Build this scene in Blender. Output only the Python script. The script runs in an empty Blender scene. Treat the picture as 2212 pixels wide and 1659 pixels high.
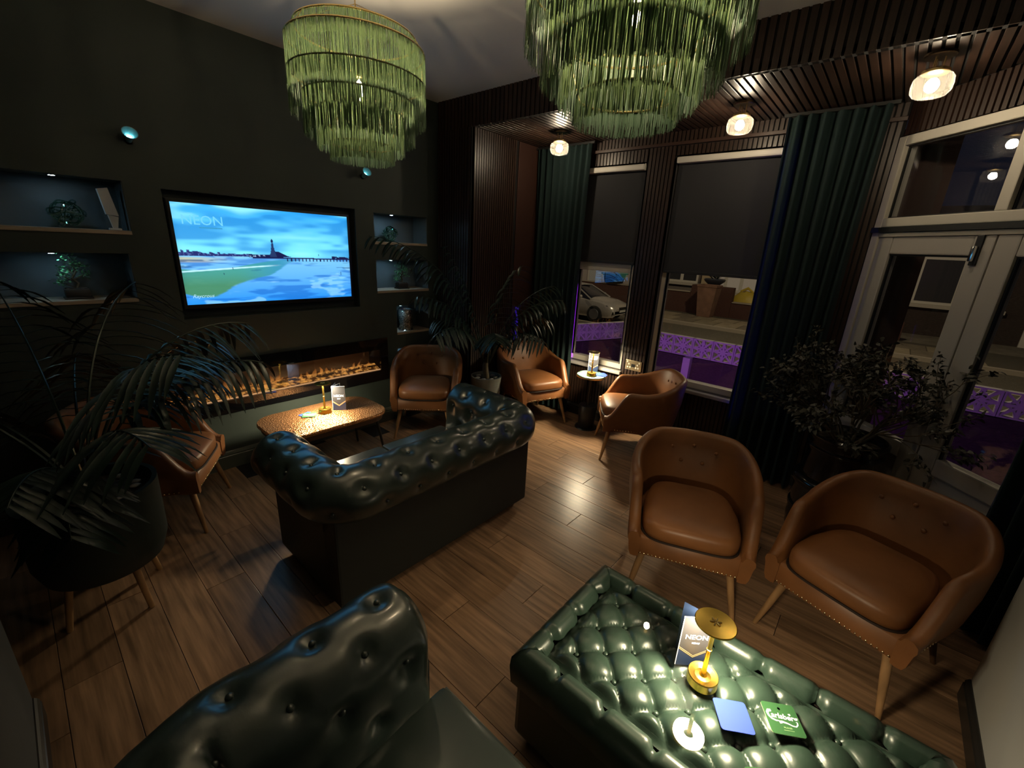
import bpy, math, random
import numpy as np
from mathutils import Vector, Matrix
random.seed(7)
R = math.radians
PI = math.pi
SC = bpy.context.scene
COL = SC.collection

# ------------------------------------------------------------------ camera, world, exposure
CAM_POS = (0.0, 0.0, 1.75)
YAW, PITCH, ROLL, FPX = 0.70469812, -0.31072873, 0.05175566, 927.743
fw = Vector((math.cos(PITCH)*math.cos(YAW), math.cos(PITCH)*math.sin(YAW), math.sin(PITCH)))
rt = fw.cross(Vector((0, 0, 1))).normalized()
up = rt.cross(fw)
rt2 = rt*math.cos(ROLL) + up*math.sin(ROLL)
up2 = -rt*math.sin(ROLL) + up*math.cos(ROLL)
cam = bpy.data.objects.new('camera', bpy.data.cameras.new('camera'))
COL.objects.link(cam)
m = Matrix((rt2, up2, -fw)).transposed().to_4x4()
m.translation = Vector(CAM_POS)
cam.matrix_world = m
cam.data.sensor_width = 36
cam.data.lens = 36*FPX/2212
cam.data.clip_start = 0.02
SC.camera = cam

w = bpy.data.worlds.new('night'); SC.world = w; w.use_nodes = True
w.node_tree.nodes['Background'].inputs[0].default_value = (0.10, 0.115, 0.20, 1)
w.node_tree.nodes['Background'].inputs[1].default_value = 0.055

SC.view_settings.view_transform = 'Standard'
SC.view_settings.look = 'None'
SC.view_settings.gamma = 1
SC.view_settings.exposure = 0.0
SC.view_settings.use_curve_mapping = False
SC.cycles.use_denoising = True
SC.cycles.max_bounces = 5
SC.cycles.diffuse_bounces = 2
SC.cycles.glossy_bounces = 3
SC.cycles.transmission_bounces = 3
SC.cycles.adaptive_threshold = 0.03
SC.cycles.transparent_max_bounces = 16
SC.cycles.sample_clamp_indirect = 3.0
SC.cycles.caustics_reflective = False
SC.cycles.caustics_refractive = False

# street lamps out of view give the warm light over the road
def lamp(name, kind, loc, energy, color, size=0.1, target=None, size_y=None):
    d = bpy.data.lights.new(name, kind); d.energy = energy; d.color = color
    if kind == 'AREA':
        d.size = size
        if size_y: d.shape = 'RECTANGLE'; d.size_y = size_y
    else:
        d.shadow_soft_size = size
    o = bpy.data.objects.new(name, d); COL.objects.link(o); o.location = loc
    if target is not None:
        o.rotation_euler = (Vector(target)-Vector(loc)).to_track_quat('-Z', 'Y').to_euler()
    return o
lamp('street_light', 'POINT', (13.5, 1.7, 6.6), 1050, (1.0, 0.80, 0.50), 0.25)
lamp('street_light', 'POINT', (13.5, 18.0, 6.6), 800, (1.0, 0.80, 0.50), 0.25)
lamp('street_light', 'POINT', (9.0, -9.5, 6.0), 120, (1.0, 0.82, 0.55), 0.25)

# ------------------------------------------------------------------ materials
MATS = {}
def mat(name, col=(.5, .5, .5), rough=.5, metal=0, spec=.5, emit=None, estr=0, noise=None, bump=None, coat=0, sheen=0, rand=0):
    """noise=(scale, amount, stretch xyz), bump=(scale, strength, distance)"""
    if name in MATS: return MATS[name]
    M = bpy.data.materials.new(name); M.use_nodes = True
    nt = M.node_tree; N = nt.nodes; L = nt.links
    b = N['Principled BSDF']
    b.inputs['Base Color'].default_value = (*col, 1)
    b.inputs['Roughness'].default_value = rough
    b.inputs['Metallic'].default_value = metal
    b.inputs['Specular IOR Level'].default_value = spec
    b.inputs['Coat Weight'].default_value = coat
    b.inputs['Coat Roughness'].default_value = .15
    b.inputs['Sheen Weight'].default_value = sheen
    if emit:
        b.inputs['Emission Color'].default_value = (*emit, 1)
        b.inputs['Emission Strength'].default_value = estr
    tc = None
    if noise or bump:
        tc = N.new('ShaderNodeTexCoord')
    if noise:
        sc, amt, st = noise
        mp = N.new('ShaderNodeMapping'); mp.inputs['Scale'].default_value = st
        L.new(tc.outputs['Object'], mp.inputs['Vector'])
        n = N.new('ShaderNodeTexNoise'); n.inputs['Scale'].default_value = sc; n.inputs['Detail'].default_value = 5
        vec = mp.outputs[0]
        if rand:
            oi = N.new('ShaderNodeObjectInfo')
            ml = N.new('ShaderNodeMath'); ml.operation = 'MULTIPLY'; ml.inputs[1].default_value = 40
            L.new(oi.outputs['Random'], ml.inputs[0])
            ad = N.new('ShaderNodeVectorMath'); ad.operation = 'ADD'
            L.new(mp.outputs[0], ad.inputs[0]); L.new(ml.outputs[0], ad.inputs[1]); vec = ad.outputs[0]
        L.new(vec, n.inputs['Vector'])
        cr = N.new('ShaderNodeValToRGB')
        cr.color_ramp.elements[0].position = .3; cr.color_ramp.elements[1].position = .7
        cr.color_ramp.elements[0].color = (*[c*(1-amt) for c in col], 1)
        cr.color_ramp.elements[1].color = (*[min(1, c*(1+amt)) for c in col], 1)
        L.new(n.outputs[0], cr.inputs[0])
        out = cr.outputs[0]
        if rand:
            hs = N.new('ShaderNodeHueSaturation')
            mr = N.new('ShaderNodeMapRange'); mr.inputs[3].default_value = 1-rand; mr.inputs[4].default_value = 1+rand
            L.new(oi.outputs['Random'], mr.inputs[0]); L.new(mr.outputs[0], hs.inputs['Value'])
            L.new(out, hs.inputs['Color']); out = hs.outputs[0]
        L.new(out, b.inputs['Base Color'])
    if bump:
        sc, stg, dist = bump
        n2 = N.new('ShaderNodeTexNoise'); n2.inputs['Scale'].default_value = sc; n2.inputs['Detail'].default_value = 3
        L.new(tc.outputs['Object'], n2.inputs['Vector'])
        bp = N.new('ShaderNodeBump'); bp.inputs['Strength'].default_value = stg; bp.inputs['Distance'].default_value = dist
        L.new(n2.outputs[0], bp.inputs['Height']); L.new(bp.outputs[0], b.inputs['Normal'])
    MATS[name] = M
    return M

def glass_mat(name, tint=(1, 1, 1), rough=0.0, f0=1.5, extra=0.0, gain=1.5):
    """thin clear glass: what is behind shows through, with a Fresnel mirror on top"""
    if name in MATS: return MATS[name]
    M = bpy.data.materials.new(name); M.use_nodes = True
    nt = M.node_tree; N = nt.nodes; L = nt.links
    for n in list(N):
        if n.type != 'OUTPUT_MATERIAL': N.remove(n)
    o = [n for n in N if n.type == 'OUTPUT_MATERIAL'][0]
    t = N.new('ShaderNodeBsdfTransparent'); t.inputs[0].default_value = (*tint, 1)
    g = N.new('ShaderNodeBsdfGlossy'); g.inputs['Roughness'].default_value = rough
    f = N.new('ShaderNodeFresnel')
    gm = N.new('ShaderNodeNewGeometry'); io = N.new('ShaderNodeMapRange'); io.inputs[3].default_value = f0; io.inputs[4].default_value = 1/f0
    L.new(gm.outputs['Backfacing'], io.inputs[0]); L.new(io.outputs[0], f.inputs[0])
    a = N.new('ShaderNodeMath'); a.operation = 'MULTIPLY_ADD'; a.inputs[1].default_value = gain; a.inputs[2].default_value = extra
    a.use_clamp = True
    x = N.new('ShaderNodeMixShader')
    L.new(f.outputs[0], a.inputs[0]); L.new(a.outputs[0], x.inputs[0])
    L.new(t.outputs[0], x.inputs[1]); L.new(g.outputs[0], x.inputs[2]); L.new(x.outputs[0], o.inputs[0])
    MATS[name] = M
    return M

def emis(name, col, s):
    return mat(name, (0, 0, 0), 1, emit=col, estr=s)

wall_green = mat('painted wall dark green', (.034, .047, .040), .62, noise=(3, .12, (1, 1, 1)), bump=(90, .05, .002))
niche_paint = mat('painted niche slate', (.10, .115, .12), .7)
ceil_paint = mat('ceiling white paint', (.86, .85, .85), .85, bump=(60, .05, .002))
pale_paint = mat('pale grey wall paint', (.55, .55, .52), .7)
black_paint = mat('black gloss paint', (.012, .013, .013), .35)
slat_wood = mat('walnut slat', (.029, .0145, .0092), .40, noise=(9, .35, (12, 12, .8)), rand=.18)
slat_wood_x = mat('walnut slat lengthwise', (.029, .0145, .0092), .40, noise=(9, .35, (.8, 12, 12)), rand=.18)
felt = mat('black felt backing', (.006, .005, .005), .95)
plank_m = mat('oak laminate', (.30, .175, .10), .33, noise=(5, .42, (9, .55, 9)), bump=(60, .06, .002), rand=.22)
oak = mat('pale oak shelf', (.42, .33, .24), .5, noise=(8, .2, (1, 10, 10)))
leather_g = mat('dark green leather', (.026, .042, .036), .33, spec=.9, coat=.35, bump=(170, .12, .0015))
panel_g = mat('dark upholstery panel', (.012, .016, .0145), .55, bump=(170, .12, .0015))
leather_g2 = mat('bottle green leather', (.034, .060, .045), .33, spec=.7, bump=(160, .12, .0012))
leather_t = mat('tan faux leather', (.215, .084, .028), .44, noise=(4, .22, (1, 1, 1)), bump=(220, .15, .001))
piping_shade_t = mat('piping gap shade', (.018, .007, .003), .8)  # near-black: the shadow gap round the cushion is put into this colour
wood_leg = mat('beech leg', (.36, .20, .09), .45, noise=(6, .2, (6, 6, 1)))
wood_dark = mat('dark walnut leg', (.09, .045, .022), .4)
brass = mat('brushed brass', (.78, .52, .10), .27, metal=1, bump=(40, .04, .001))
gold = mat('gold metal', (.80, .60, .28), .3, metal=1)
chrome = mat('chrome', (.8, .8, .8), .15, metal=1)
nail_m = mat('nail head metal', (.85, .66, .40), .25, metal=1)
black_metal = mat('black metal', (.012, .012, .012), .4, metal=0)
black_gloss = mat('black glass', (.004, .004, .005), .06, spec=.6)
screen_bezel = mat('black plastic', (.008, .008, .010), .3)
copper = mat('hammered copper', (.62, .30, .13), .3, metal=.85, bump=(75, .9, .004))
nt = copper.node_tree; vo = nt.nodes.new('ShaderNodeTexVoronoi'); vo.inputs['Scale'].default_value = 78
tcx = [n for n in nt.nodes if n.type == 'TEX_COORD'][0]; bpx = [n for n in nt.nodes if n.type == 'BUMP'][0]
nt.links.new(tcx.outputs['Object'], vo.inputs['Vector']); nt.links.new(vo.outputs['Distance'], bpx.inputs['Height']); bpx.inputs['Strength'].default_value = 1.0; bpx.inputs['Distance'].default_value = .006
marble = mat('green marble', (.16, .27, .23), .22, noise=(14, .75, (1, 1, 1)))
curtain_g = mat('green velvet', (.0022, .0165, .0155), .85, sheen=.03, noise=(40, .15, (1, 1, .2)))
def add_translucent(M, col, f):
    nt = M.node_tree; o = [n for n in nt.nodes if n.type == 'OUTPUT_MATERIAL'][0]; b_ = nt.nodes['Principled BSDF']
    t_ = nt.nodes.new('ShaderNodeBsdfTranslucent'); t_.inputs[0].default_value = (*col, 1); x_ = nt.nodes.new('ShaderNodeMixShader'); x_.inputs[0].default_value = f
    nt.links.new(b_.outputs[0], x_.inputs[1]); nt.links.new(t_.outputs[0], x_.inputs[2]); nt.links.new(x_.outputs[0], o.inputs[0])
add_translucent(curtain_g, (.16, .20, .42), .18)
blind_m = mat('charcoal roller blind', (.022, .022, .026), .85)
upvc = mat('white upvc', (.56, .52, .44), .42)
upvc_d = mat('door upvc', (.42, .39, .35), .45)
fringe_m = mat('green silk fringe', (.034, .066, .042), .5, noise=(60, .3, (1, 1, .1)))
add_translucent(fringe_m, (.085, .13, .06), .42)
leaf_palm = mat('palm leaf', (.015, .032, .022), .36, noise=(12, .3, (1, 1, 1)))
leaf_bush = mat('bush leaf', (.032, .030, .019), .5, noise=(25, .5, (1, 1, 1)))
leaf_bon = mat('bonsai leaf', (.10, .30, .12), .45, noise=(60, .5, (1, 1, 1)))
stem_m = mat('plant stem', (.10, .075, .04), .7, noise=(30, .3, (1, 1, .2)))
soil_m = mat('soil with bark', (.05, .04, .03), .95, noise=(40, .8, (1, 1, 1)), bump=(50, .8, .01))
pebble_m = mat('pale pebble', (.30, .28, .24), .8)
pot_grey = mat('grey pot', (.16, .17, .15), .75, noise=(6, .1, (1, 1, 14)), bump=(60, .2, .002))
pot_green = mat('dark green pot', (.015, .026, .022), .6, bump=(60, .2, .002))
ceramic_b = mat('black glazed ceramic', (.010, .010, .010), .12, spec=.6)
ceramic_br = mat('dark brown pot', (.035, .025, .018), .5)
paper_w = mat('white paper edge', (.82, .82, .85), .6)
paper_g = mat('grey printed card', (.035, .035, .040), .4)
paper_n = mat('navy printed card', (.012, .022, .055), .4)
ink_w = mat('white print', (.85, .9, .95), .5)
ink_gold = mat('copper print', (.75, .42, .2), .4)
coaster_b = mat('blue card', (.030, .062, .42), .7, spec=.2)
coaster_gn = mat('green card', (.028, .095, .034), .7, spec=.2)
coaster_edge = mat('card edge', (.62, .72, .42), .7)
window_glass = glass_mat('window glass', (.93, .94, .95), 0, 1.5, .02)
glass_thin = glass_mat('lamp glass', (.97, .96, .94), .03, 1.45, .05)
glass_orn = glass_mat('green tinted glass', (.55, .80, .72), .02, 1.5, .12)
glass_sheet = glass_mat('table glass', (.98, .99, .985), 0, 1.45, 0, .9)
tile_outside = mat('paving', (.23, .20, .15), .85, noise=(3, .25, (1, 1, 1)))
asphalt = mat('asphalt', (.11, .095, .07), .9, noise=(30, .3, (1, 1, 1)))
kerb_m = mat('kerb stone', (.42, .36, .28), .85)
brick_m = mat('dark red brick', (.085, .035, .025), .85, noise=(8, .3, (1, 3, 9)))
concrete_m = mat('white painted concrete', (.62, .58, .62), .8)
render_cream = mat('cream render', (.55, .43, .27), .85)
render_pink = mat('pale render', (.50, .44, .40), .85)
dark_gap = mat('dark interior', (.02, .02, .025), .6)

# ------------------------------------------------------------------ mesh helpers
class B:
    def __init__(s): s.v = []; s.f = []
    def add(s, vs, fs):
        o = len(s.v); s.v += [tuple(v) for v in vs]; s.f += [tuple(i+o for i in f) for f in fs]; return s
    def box(s, x0, x1, y0, y1, z0, z1, M=None):
        vs = [Vector((x, y, z)) for z in (z0, z1) for y in (y0, y1) for x in (x0, x1)]
        if M: vs = [M @ v for v in vs]
        return s.add(vs, [(0, 2, 3, 1), (4, 5, 7, 6), (0, 1, 5, 4), (2, 6, 7, 3), (0, 4, 6, 2), (1, 3, 7, 5)])
    def bbox(s, x0, x1, y0, y1, z0, z1, b=.01, M=None):
        """box with chamfered edges"""
        b = min(b, (x1-x0)/2.01, (y1-y0)/2.01, (z1-z0)/2.01)
        import bmesh
        bm = bmesh.new(); bmesh.ops.create_cube(bm, size=1)
        for v in bm.verts:
            v.co = ((x0+x1)/2+v.co.x*(x1-x0), (y0+y1)/2+v.co.y*(y1-y0), (z0+z1)/2+v.co.z*(z1-z0))
        bmesh.ops.bevel(bm, geom=bm.edges[:], offset=b, segments=2, affect='EDGES', profile=.6)
        bm.verts.index_update()
        vs = [v.co.copy() for v in bm.verts]
        if M: vs = [M @ v for v in vs]
        fs = [[v.index for v in f.verts] for f in bm.faces]
        bm.free(); return s.add(vs, fs)
    def lathe(s, prof, n=24, c=(0, 0, 0), M=None, rib=0, nr=0):
        vs = []; fs = []
        for (r, z) in prof:
            for k in range(n):
                a = 2*PI*k/n
                rr = r*(1+rib*math.cos(nr*a)) if nr else r
                vs.append(Vector((c[0]+rr*math.cos(a), c[1]+rr*math.sin(a), c[2]+z)))
        if M: vs = [M @ v for v in vs]
        for i in range(len(prof)-1):
            for k in range(n):
                k2 = (k+1) % n
                fs.append((i*n+k, i*n+k2, (i+1)*n+k2, (i+1)*n+k))
        if prof[0][0] > 1e-6: fs.append(tuple(range(n-1, -1, -1)))
        if prof[-1][0] > 1e-6: fs.append(tuple((len(prof)-1)*n+k for k in range(n)))
        return s.add(vs, fs)
    def tube(s, pts, r, n=6, cap=True, closed=False):
        pts = [Vector(p) for p in pts]; m = len(pts)
        rs = r if isinstance(r, (list, tuple)) else [r]*m
        vs = []; fs = []; ref = None
        for i, p in enumerate(pts):
            if closed: d = (pts[(i+1) % m]-pts[i-1])
            else: d = (pts[min(i+1, m-1)]-pts[max(i-1, 0)])
            d = d.normalized() if d.length > 1e-9 else Vector((0, 0, 1))
            if ref is None:
                ref = d.orthogonal().normalized()
            ref = (ref-d*ref.dot(d))
            ref = ref.normalized() if ref.length > 1e-6 else d.orthogonal().normalized()
            q = d.cross(ref)
            for k in range(n):
                a = 2*PI*k/n
                vs.append(p+ref*rs[i]*math.cos(a)+q*rs[i]*math.sin(a))
        for i in range(m if closed else m-1):
            j = (i+1) % m
            for k in range(n):
                k2 = (k+1) % n
                fs.append((i*n+k, i*n+k2, j*n+k2, j*n+k))
        if cap and not closed:
            fs.append(tuple(range(n-1, -1, -1))); fs.append(tuple((m-1)*n+k for k in range(n)))
        return s.add(vs, fs)
    def grid(s, rows, closed=False):
        """rows: list of equal lists of points"""
        n = len(rows[0]); vs = [p for r in rows for p in r]; fs = []
        for i in range(len(rows)-1):
            for k in range(n if closed else n-1):
                k2 = (k+1) % n
                fs.append((i*n+k, i*n+k2, (i+1)*n+k2, (i+1)*n+k))
        return s.add(vs, fs)
    def sphere(s, c, r, n=10, m=6, sc=(1, 1, 1)):
        prof = [(max(0, r*math.sin(PI*i/m)), -r*math.cos(PI*i/m)) for i in range(m+1)]
        prof[0] = (0, -r); prof[-1] = (0, r)
        b2 = B().lathe(prof, n)
        return s.add([(c[0]+x*sc[0], c[1]+y*sc[1], c[2]+z*sc[2]) for x, y, z in b2.v], b2.f)
    def mesh(s, name, mt=None, smooth=False):
        me = bpy.data.meshes.new(name); me.from_pydata([tuple(v) for v in s.v], [], s.f)
        if mt: me.materials.append(mt)
        me.validate()
        if smooth:
            me.shade_smooth()
            if smooth != 2: me.set_sharp_from_angle(angle=R(48))
        return me
    def build(s, name, mt, parent=None, smooth=False, loc=None):
        o = bpy.data.objects.new(name, s.mesh(name, mt, smooth)); COL.objects.link(o)
        if parent: o.parent = parent
        if loc: o.location = loc
        return o

def inst(name, me, parent=None, loc=(0, 0, 0), rot=(0, 0, 0)):
    o = bpy.data.objects.new(name, me); COL.objects.link(o); o.location = loc; o.rotation_euler = rot
    if parent: o.parent = parent
    return o
def tag(o, label=None, cat=None, group=None, kind=None):
    if label: o['label'] = label
    if cat: o['category'] = cat
    if group: o['group'] = group
    if kind: o['kind'] = kind
    return o
def thing(name, label, cat, loc=(0, 0, 0), rz=0, group=None):
    o = bpy.data.objects.new(name, None); COL.objects.link(o); o.empty_display_size = .1
    o.location = loc; o.rotation_euler = (0, 0, rz)
    return tag(o, label, cat, group)
def copy_tree(o, parent=None):
    c = o.copy(); COL.objects.link(c); c.parent = parent
    for ch in o.children: copy_tree(ch, c)
    return c
def struct(name, b, mt, smooth=False, parent=None, label=None):
    o = b.build(name, mt, parent, smooth)
    if not parent: o['kind'] = 'structure'
    if label: o['label'] = label
    return o
def text_mesh(txt, size, mt, shear=0, thick=.0):
    cu = bpy.data.curves.new('t', 'FONT'); cu.body = txt; cu.size = size; cu.align_x = 'CENTER'; cu.align_y = 'CENTER'
    cu.shear = shear; cu.offset = thick; cu.resolution_u = 3
    o = bpy.data.objects.new('t', cu); COL.objects.link(o)
    dg = bpy.context.evaluated_depsgraph_get()
    me = bpy.data.meshes.new_from_object(o.evaluated_get(dg))
    bpy.data.objects.remove(o); me.materials.clear(); me.materials.append(mt)
    return me
def smoothstep(a, b, x):
    t = min(1, max(0, (x-a)/(b-a))); return t*t*(3-2*t)

# ------------------------------------------------------------------ room shell
YT = 3.56          # wall with the television
XB = 2.93          # bulkhead line, the window bay starts here
XW = 3.92          # window wall
YR = 3.09          # left side of the bay
ZC = 2.966
ZS = 2.72          # lowered bay ceiling
XL = -.245; YLE = 2.0     # near left wall and where it ends
YN = -.635; XNE = 2.35    # near right wall and where it ends
THD = R(43.5)      # direction of the canted door wall
DD = Vector((-math.cos(THD), -math.sin(THD), 0)); DO = Vector((3.905, .182, 0))   # start of the door wall, running to the right of the picture

# floor planks along Y
base = struct('floor', B().box(-1.2, 4.1, -2.2, 3.8, -.06, -.006), felt)
pm = B().bbox(-.0875, .0875, -.61, .61, -.02, 0, .0015).mesh('plank', plank_m)
k = 0
for i in range(31):
    x = -1.15+i*.177
    y = -2.2+[0, .41, .83, .2, .62, 1.0][i % 6]
    while y < 3.9:
        if y > -1.7:
            o = inst('plank', pm, base, (x, y, 0))
        y += 1.2225

def wall_holes(name, mt, u0, u1, z0, z1, holes, mapf, thick=.02):
    """flat wall in (u,z) with rectangular openings; mapf(u,z,d) -> point, d into the wall"""
    us = sorted({u0, u1, *[h[0] for h in holes], *[h[1] for h in holes]})
    zs = sorted({z0, z1, *[h[2] for h in holes], *[h[3] for h in holes]})
    b = B()
    for a0, a1 in zip(us, us[1:]):
        for c0, c1 in zip(zs, zs[1:]):
            mu, mz = (a0+a1)/2, (c0+c1)/2
            if any(h[0] < mu < h[1] and h[2] < mz < h[3] for h in holes): continue
            b.add([mapf(a0, c0, 0), mapf(a1, c0, 0), mapf(a1, c1, 0), mapf(a0, c1, 0)], [(0, 1, 2, 3)])
    for h in holes:
        if len(h) > 4 and h[4]:
            d = h[4]
            for (p, q) in (((h[0], h[2]), (h[1], h[2])), ((h[1], h[2]), (h[1], h[3])), ((h[1], h[3]), (h[0], h[3])), ((h[0], h[3]), (h[0], h[2]))):
                b.add([mapf(*p, 0), mapf(*q, 0), mapf(*q, d), mapf(*p, d)], [(0, 1, 2, 3)])
            b.add([mapf(h[0], h[2], d), mapf(h[1], h[2], d), mapf(h[1], h[3], d), mapf(h[0], h[3], d)], [(0, 1, 2, 3)])
    return struct(name, b, mt)

NICHES = [(-.32, .555, 1.70, 2.0, .24), (-.10, .52, 1.30, 1.59, .24),
          (2.208, 2.787, 1.705, 1.967, .22), (2.212, 2.80, 1.275, 1.572, .22), (2.41, 2.80, .865, 1.146, .22), (2.41, 2.79, .45, .728, .22)]
TVH = (.735, 2.035, 1.165, 1.98, .10)
FIRE = (.53, 2.205, .548, .75, .22)
tvmap = lambda u, z, d: (u, YT+d, z)
wl = wall_holes('wall_left', wall_green, -1.0, XB, 0, ZC, NICHES+[TVH, FIRE], tvmap)
# shelves in the niches (pale oak boards) and slate painted linings
for i, (a, b_, c, d, e) in enumerate(NICHES):
    lin = B()
    lin.box(a+.001, b_-.001, YT+e-.006, YT+e-.002, c+.022, d-.002)
    lin.box(a+.001, a+.004, YT+.002, YT+e-.006, c+.022, d-.002)
    lin.box(b_-.004, b_-.001, YT+.002, YT+e-.006, c+.022, d-.002)
    lin.build('niche_lining', niche_paint, wl)
    B().bbox(a+.001, b_-.001, YT-.008, YT+e-.006, c, c+.022, .002).build('niche_shelf', oak, wl)
# left alcove end wall, near walls round the camera, pier beside the niches
struct('wall_alcove', B().box(-1.05, -1.0, YLE, YT, 0, ZC).box(-1.0, XL-.12, YLE-.05, YLE, 0, ZC), wall_green)
struct('wall_near_left', B().box(XL-.12, XL, -1.2, YLE, 0, ZC), mat('slate wall paint', (.085, .095, .10), .7))
struct('wall_near_right', B().box(-.4, XNE, YN-.12, YN, 0, ZC), pale_paint)
struct('ceiling', B().box(-1.05, XB, -1.2, YT, ZC, ZC+.03), ceil_paint)
struct('wall_pier', B().box(XB, XB+.03, YR, YT, 0, ZC), felt)
# skirting boards with a moulded top
def skirting(name, p, q, nrm, h=.14):
    p, q, nrm = Vector(p), Vector(q), Vector(nrm)
    prof = [(0, 0), (.018, 0), (.018, h*.72), (.012, h*.76), (.016, h*.82), (.010, h*.93), (.004, h), (0, h)]
    return struct(name, B().grid([[p+nrm*a+Vector((0, 0, z)) for a, z in prof], [q+nrm*a+Vector((0, 0, z)) for a, z in prof]]), skirt_m)
skirt_m = mat('skirting paint', (.075, .085, .07), .35)
skirting('baseboard_left', (-1.0, YT, 0), (XB, YT, 0), (0, -1, 0))
skirt_m = mat('dark skirting paint', (.03, .028, .026), .35)
skirting('baseboard_right', (XW-.02, YR, 0), (XW-.02, .12, 0), (-1, 0, 0), .115)
skirting('baseboard_bay', (XB, YR, 0), (XW, YR, 0), (0, -1, 0), .115)
skirting('baseboard_pier', (XB, YT, 0), (XB, YR, 0), (-1, 0, 0), .115)
skirting('baseboard_near_left', (XL, YLE, 0), (XL, -1.2, 0), (1, 0, 0), .1)
skirting('baseboard_near_right', (XNE, YN, 0), (-.4, YN, 0), (0, 1, 0), .1)

# bulkhead and lowered bay ceiling with walnut slats
PITCH_S = .046
bulk = struct('bulkhead', B().box(XB, XB+.04, -1.6, YT, ZS, ZC), felt)
soff = struct('ceiling_bay', B().box(XB, 4.4, -1.8, YR+.02, ZS+.012, ZS+.04), felt)
sm1 = B().bbox(-.012, 0, -.0165, .0165, 0, ZC-ZS+.004, .002).mesh('slat', slat_wood)
sm2 = B().bbox(0, XW-XB+.012, -.0165, .0165, 0, .012, .002).mesh('slat', slat_wood_x)
n = int((YR+1.5)/PITCH_S)
for i in range(n):
    y = YR-.025-i*PITCH_S
    inst('slat', sm1, bulk, (XB, y, ZS-.004))
    L = XW-XB+.012
    if y < .1:  # stop at the canted door wall
        L = (DO.x+(y-DO.y)/math.tan(THD))-XB-.03
        if L < .1: continue
        o = inst('slat', B().bbox(0, L, -.0165, .0165, 0, .012, .002).mesh('slat', slat_wood_x), soff, (XB+.002, y, ZS))
    else:
        inst('slat', sm2, soff, (XB+.002, y, ZS))
for i in range(10):
    inst('slat', sm1, bulk, (XB, YR+.02+i*PITCH_S, ZS-.002))
tag(bulk, 'dark walnut slatted bulkhead across the ceiling edge')
tag(soff, 'walnut slatted lowered ceiling of the window bay')

# ---- fine slat panels (too fine to pick apart) along a line p->q, between z0 and z1
def slat_panel(parent, p, q, nrm, z0, z1, pitch=.034, wdt=.024, dep=.012, name='slat_panel'):
    p, q, nrm = Vector((*p, 0)), Vector((*q, 0)), Vector((*nrm, 0)).normalized()
    d = (q-p); ln = d.length; d.normalize(); b = B()
    nn = max(1, int(ln/pitch)); off = (ln-nn*pitch)/2+pitch/2
    for i in range(nn):
        c = p+d*(off+i*pitch)
        Mx = Matrix((d, nrm, Vector((0, 0, 1)))).transposed().to_4x4(); Mx.translation = c
        b.box(-wdt/2, wdt/2, 0, dep, z0, z1, Mx)
    o = b.build(name, slat_wood, parent); o['kind'] = 'stuff'
    return o

# window wall: openings (y0,y1,z0,z1)
WIN = [(1.90, 2.575, .60, 2.49), (.42, 1.635, .585, 2.52)]
wr = wall_holes('wall_right', felt, .19, YR, 0, ZS+.02, [(a, b_, c, d, .0) for a, b_, c, d in WIN], lambda u, z, d: (XW, u, z))
jm = B()
for a, b_, c, d in WIN:   # reveals
    jm.box(XW, XW+.14, a-.02, a, c, d).box(XW, XW+.14, b_, b_+.02, c, d).box(XW, XW+.14, a, b_, d, d+.02).box(XW, XW+.14, a, b_, c-.02, c)
jm.build('window_reveal', mat('reveal paint', (.05, .045, .045), .6), wr)
for (a, b_, c, d) in [(1.645, 1.895, .12, 2.62), (.19, .42, .12, 2.62), (2.58, YR, .12, 2.62), (1.90, 2.575, .12, .57), (.42, 1.645, .12, .555), (.19, YR, 2.64, ZS), (.42, 1.645, 2.54, 2.61), (1.895, 2.58, 2.51, 2.61)]:
    slat_panel(wr, (XW, a), (XW, b_), (-1, 0), c, d)
B().bbox(XW-.035, XW, .19, YR, 2.615, 2.64, .003).build('picture_rail', mat('dark walnut trim', (.05, .025, .018), .35), wr)
# left side of the bay and the pier: slatted
wb = struct('wall_bay', B().box(XB, XW+.02, YR, YR+.03, 0, ZS+.02), felt)
slat_panel(wb, (XB, YR), (3.53, YR), (0, -1), .12, ZS, .03, .022)
B().bbox(3.55, 3.92, YR-.012, YR, .12, ZS, .003).build('panel_board', mat('dark walnut board', (.045, .02, .014), .45), wb)
wp = struct('wall_pier_face', B().box(XB-.006, XB, YR, YT, 0, ZS), felt)
slat_panel(wp, (XB-.006, YR), (XB-.006, YT), (-1, 0), .12, ZS, .034)

# windows: white frames, panes, sills
for i, (a, b_, c, d) in enumerate(WIN):
    x0, x1 = XW+.05, XW+.11
    t = .05
    wn = struct('window_%d' % (i+1), B().box(x0, x1, a, a+t, c, d).box(x0, x1, b_-t, b_, c, d).box(x0, x1, a+t, b_-t, c, c+t).box(x0, x1, a+t, b_-t, d-t, d), upvc,
                label=['white framed window with the parked car behind it', 'wide white framed window facing the street wall'][i])
    zt = 1.60
    if i == 0:
        B().bbox(x0-.005, x1, a+t, b_-t, zt-.045, zt+.045, .004).build('transom_bar', upvc, wn)
    B().box(x0+.028, x0+.032, a+t, b_-t, c+t, d-t).build('pane', window_glass, wn)
    B().box(x0-.004, x0+.03, a+t-.008, a+t, c+t, d-t).box(x0-.004, x0+.03, b_-t, b_-t+.008, c+t, d-t).build('gasket', black_paint, wn)
    B().bbox(XW-.05, XW+.06, a-.02, b_+.02, c-.035, c-.002, .008).build('window_sill', mat('sill paint', (.33, .31, .30), .3), wn)
    B().bbox(XW+.10, XW+.34, a-.03, b_+.03, c-.03, c-.004, .006).build('spill_ledge', concrete_m, wn)  # ledge added to keep the violet tube light from spilling into the room

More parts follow.
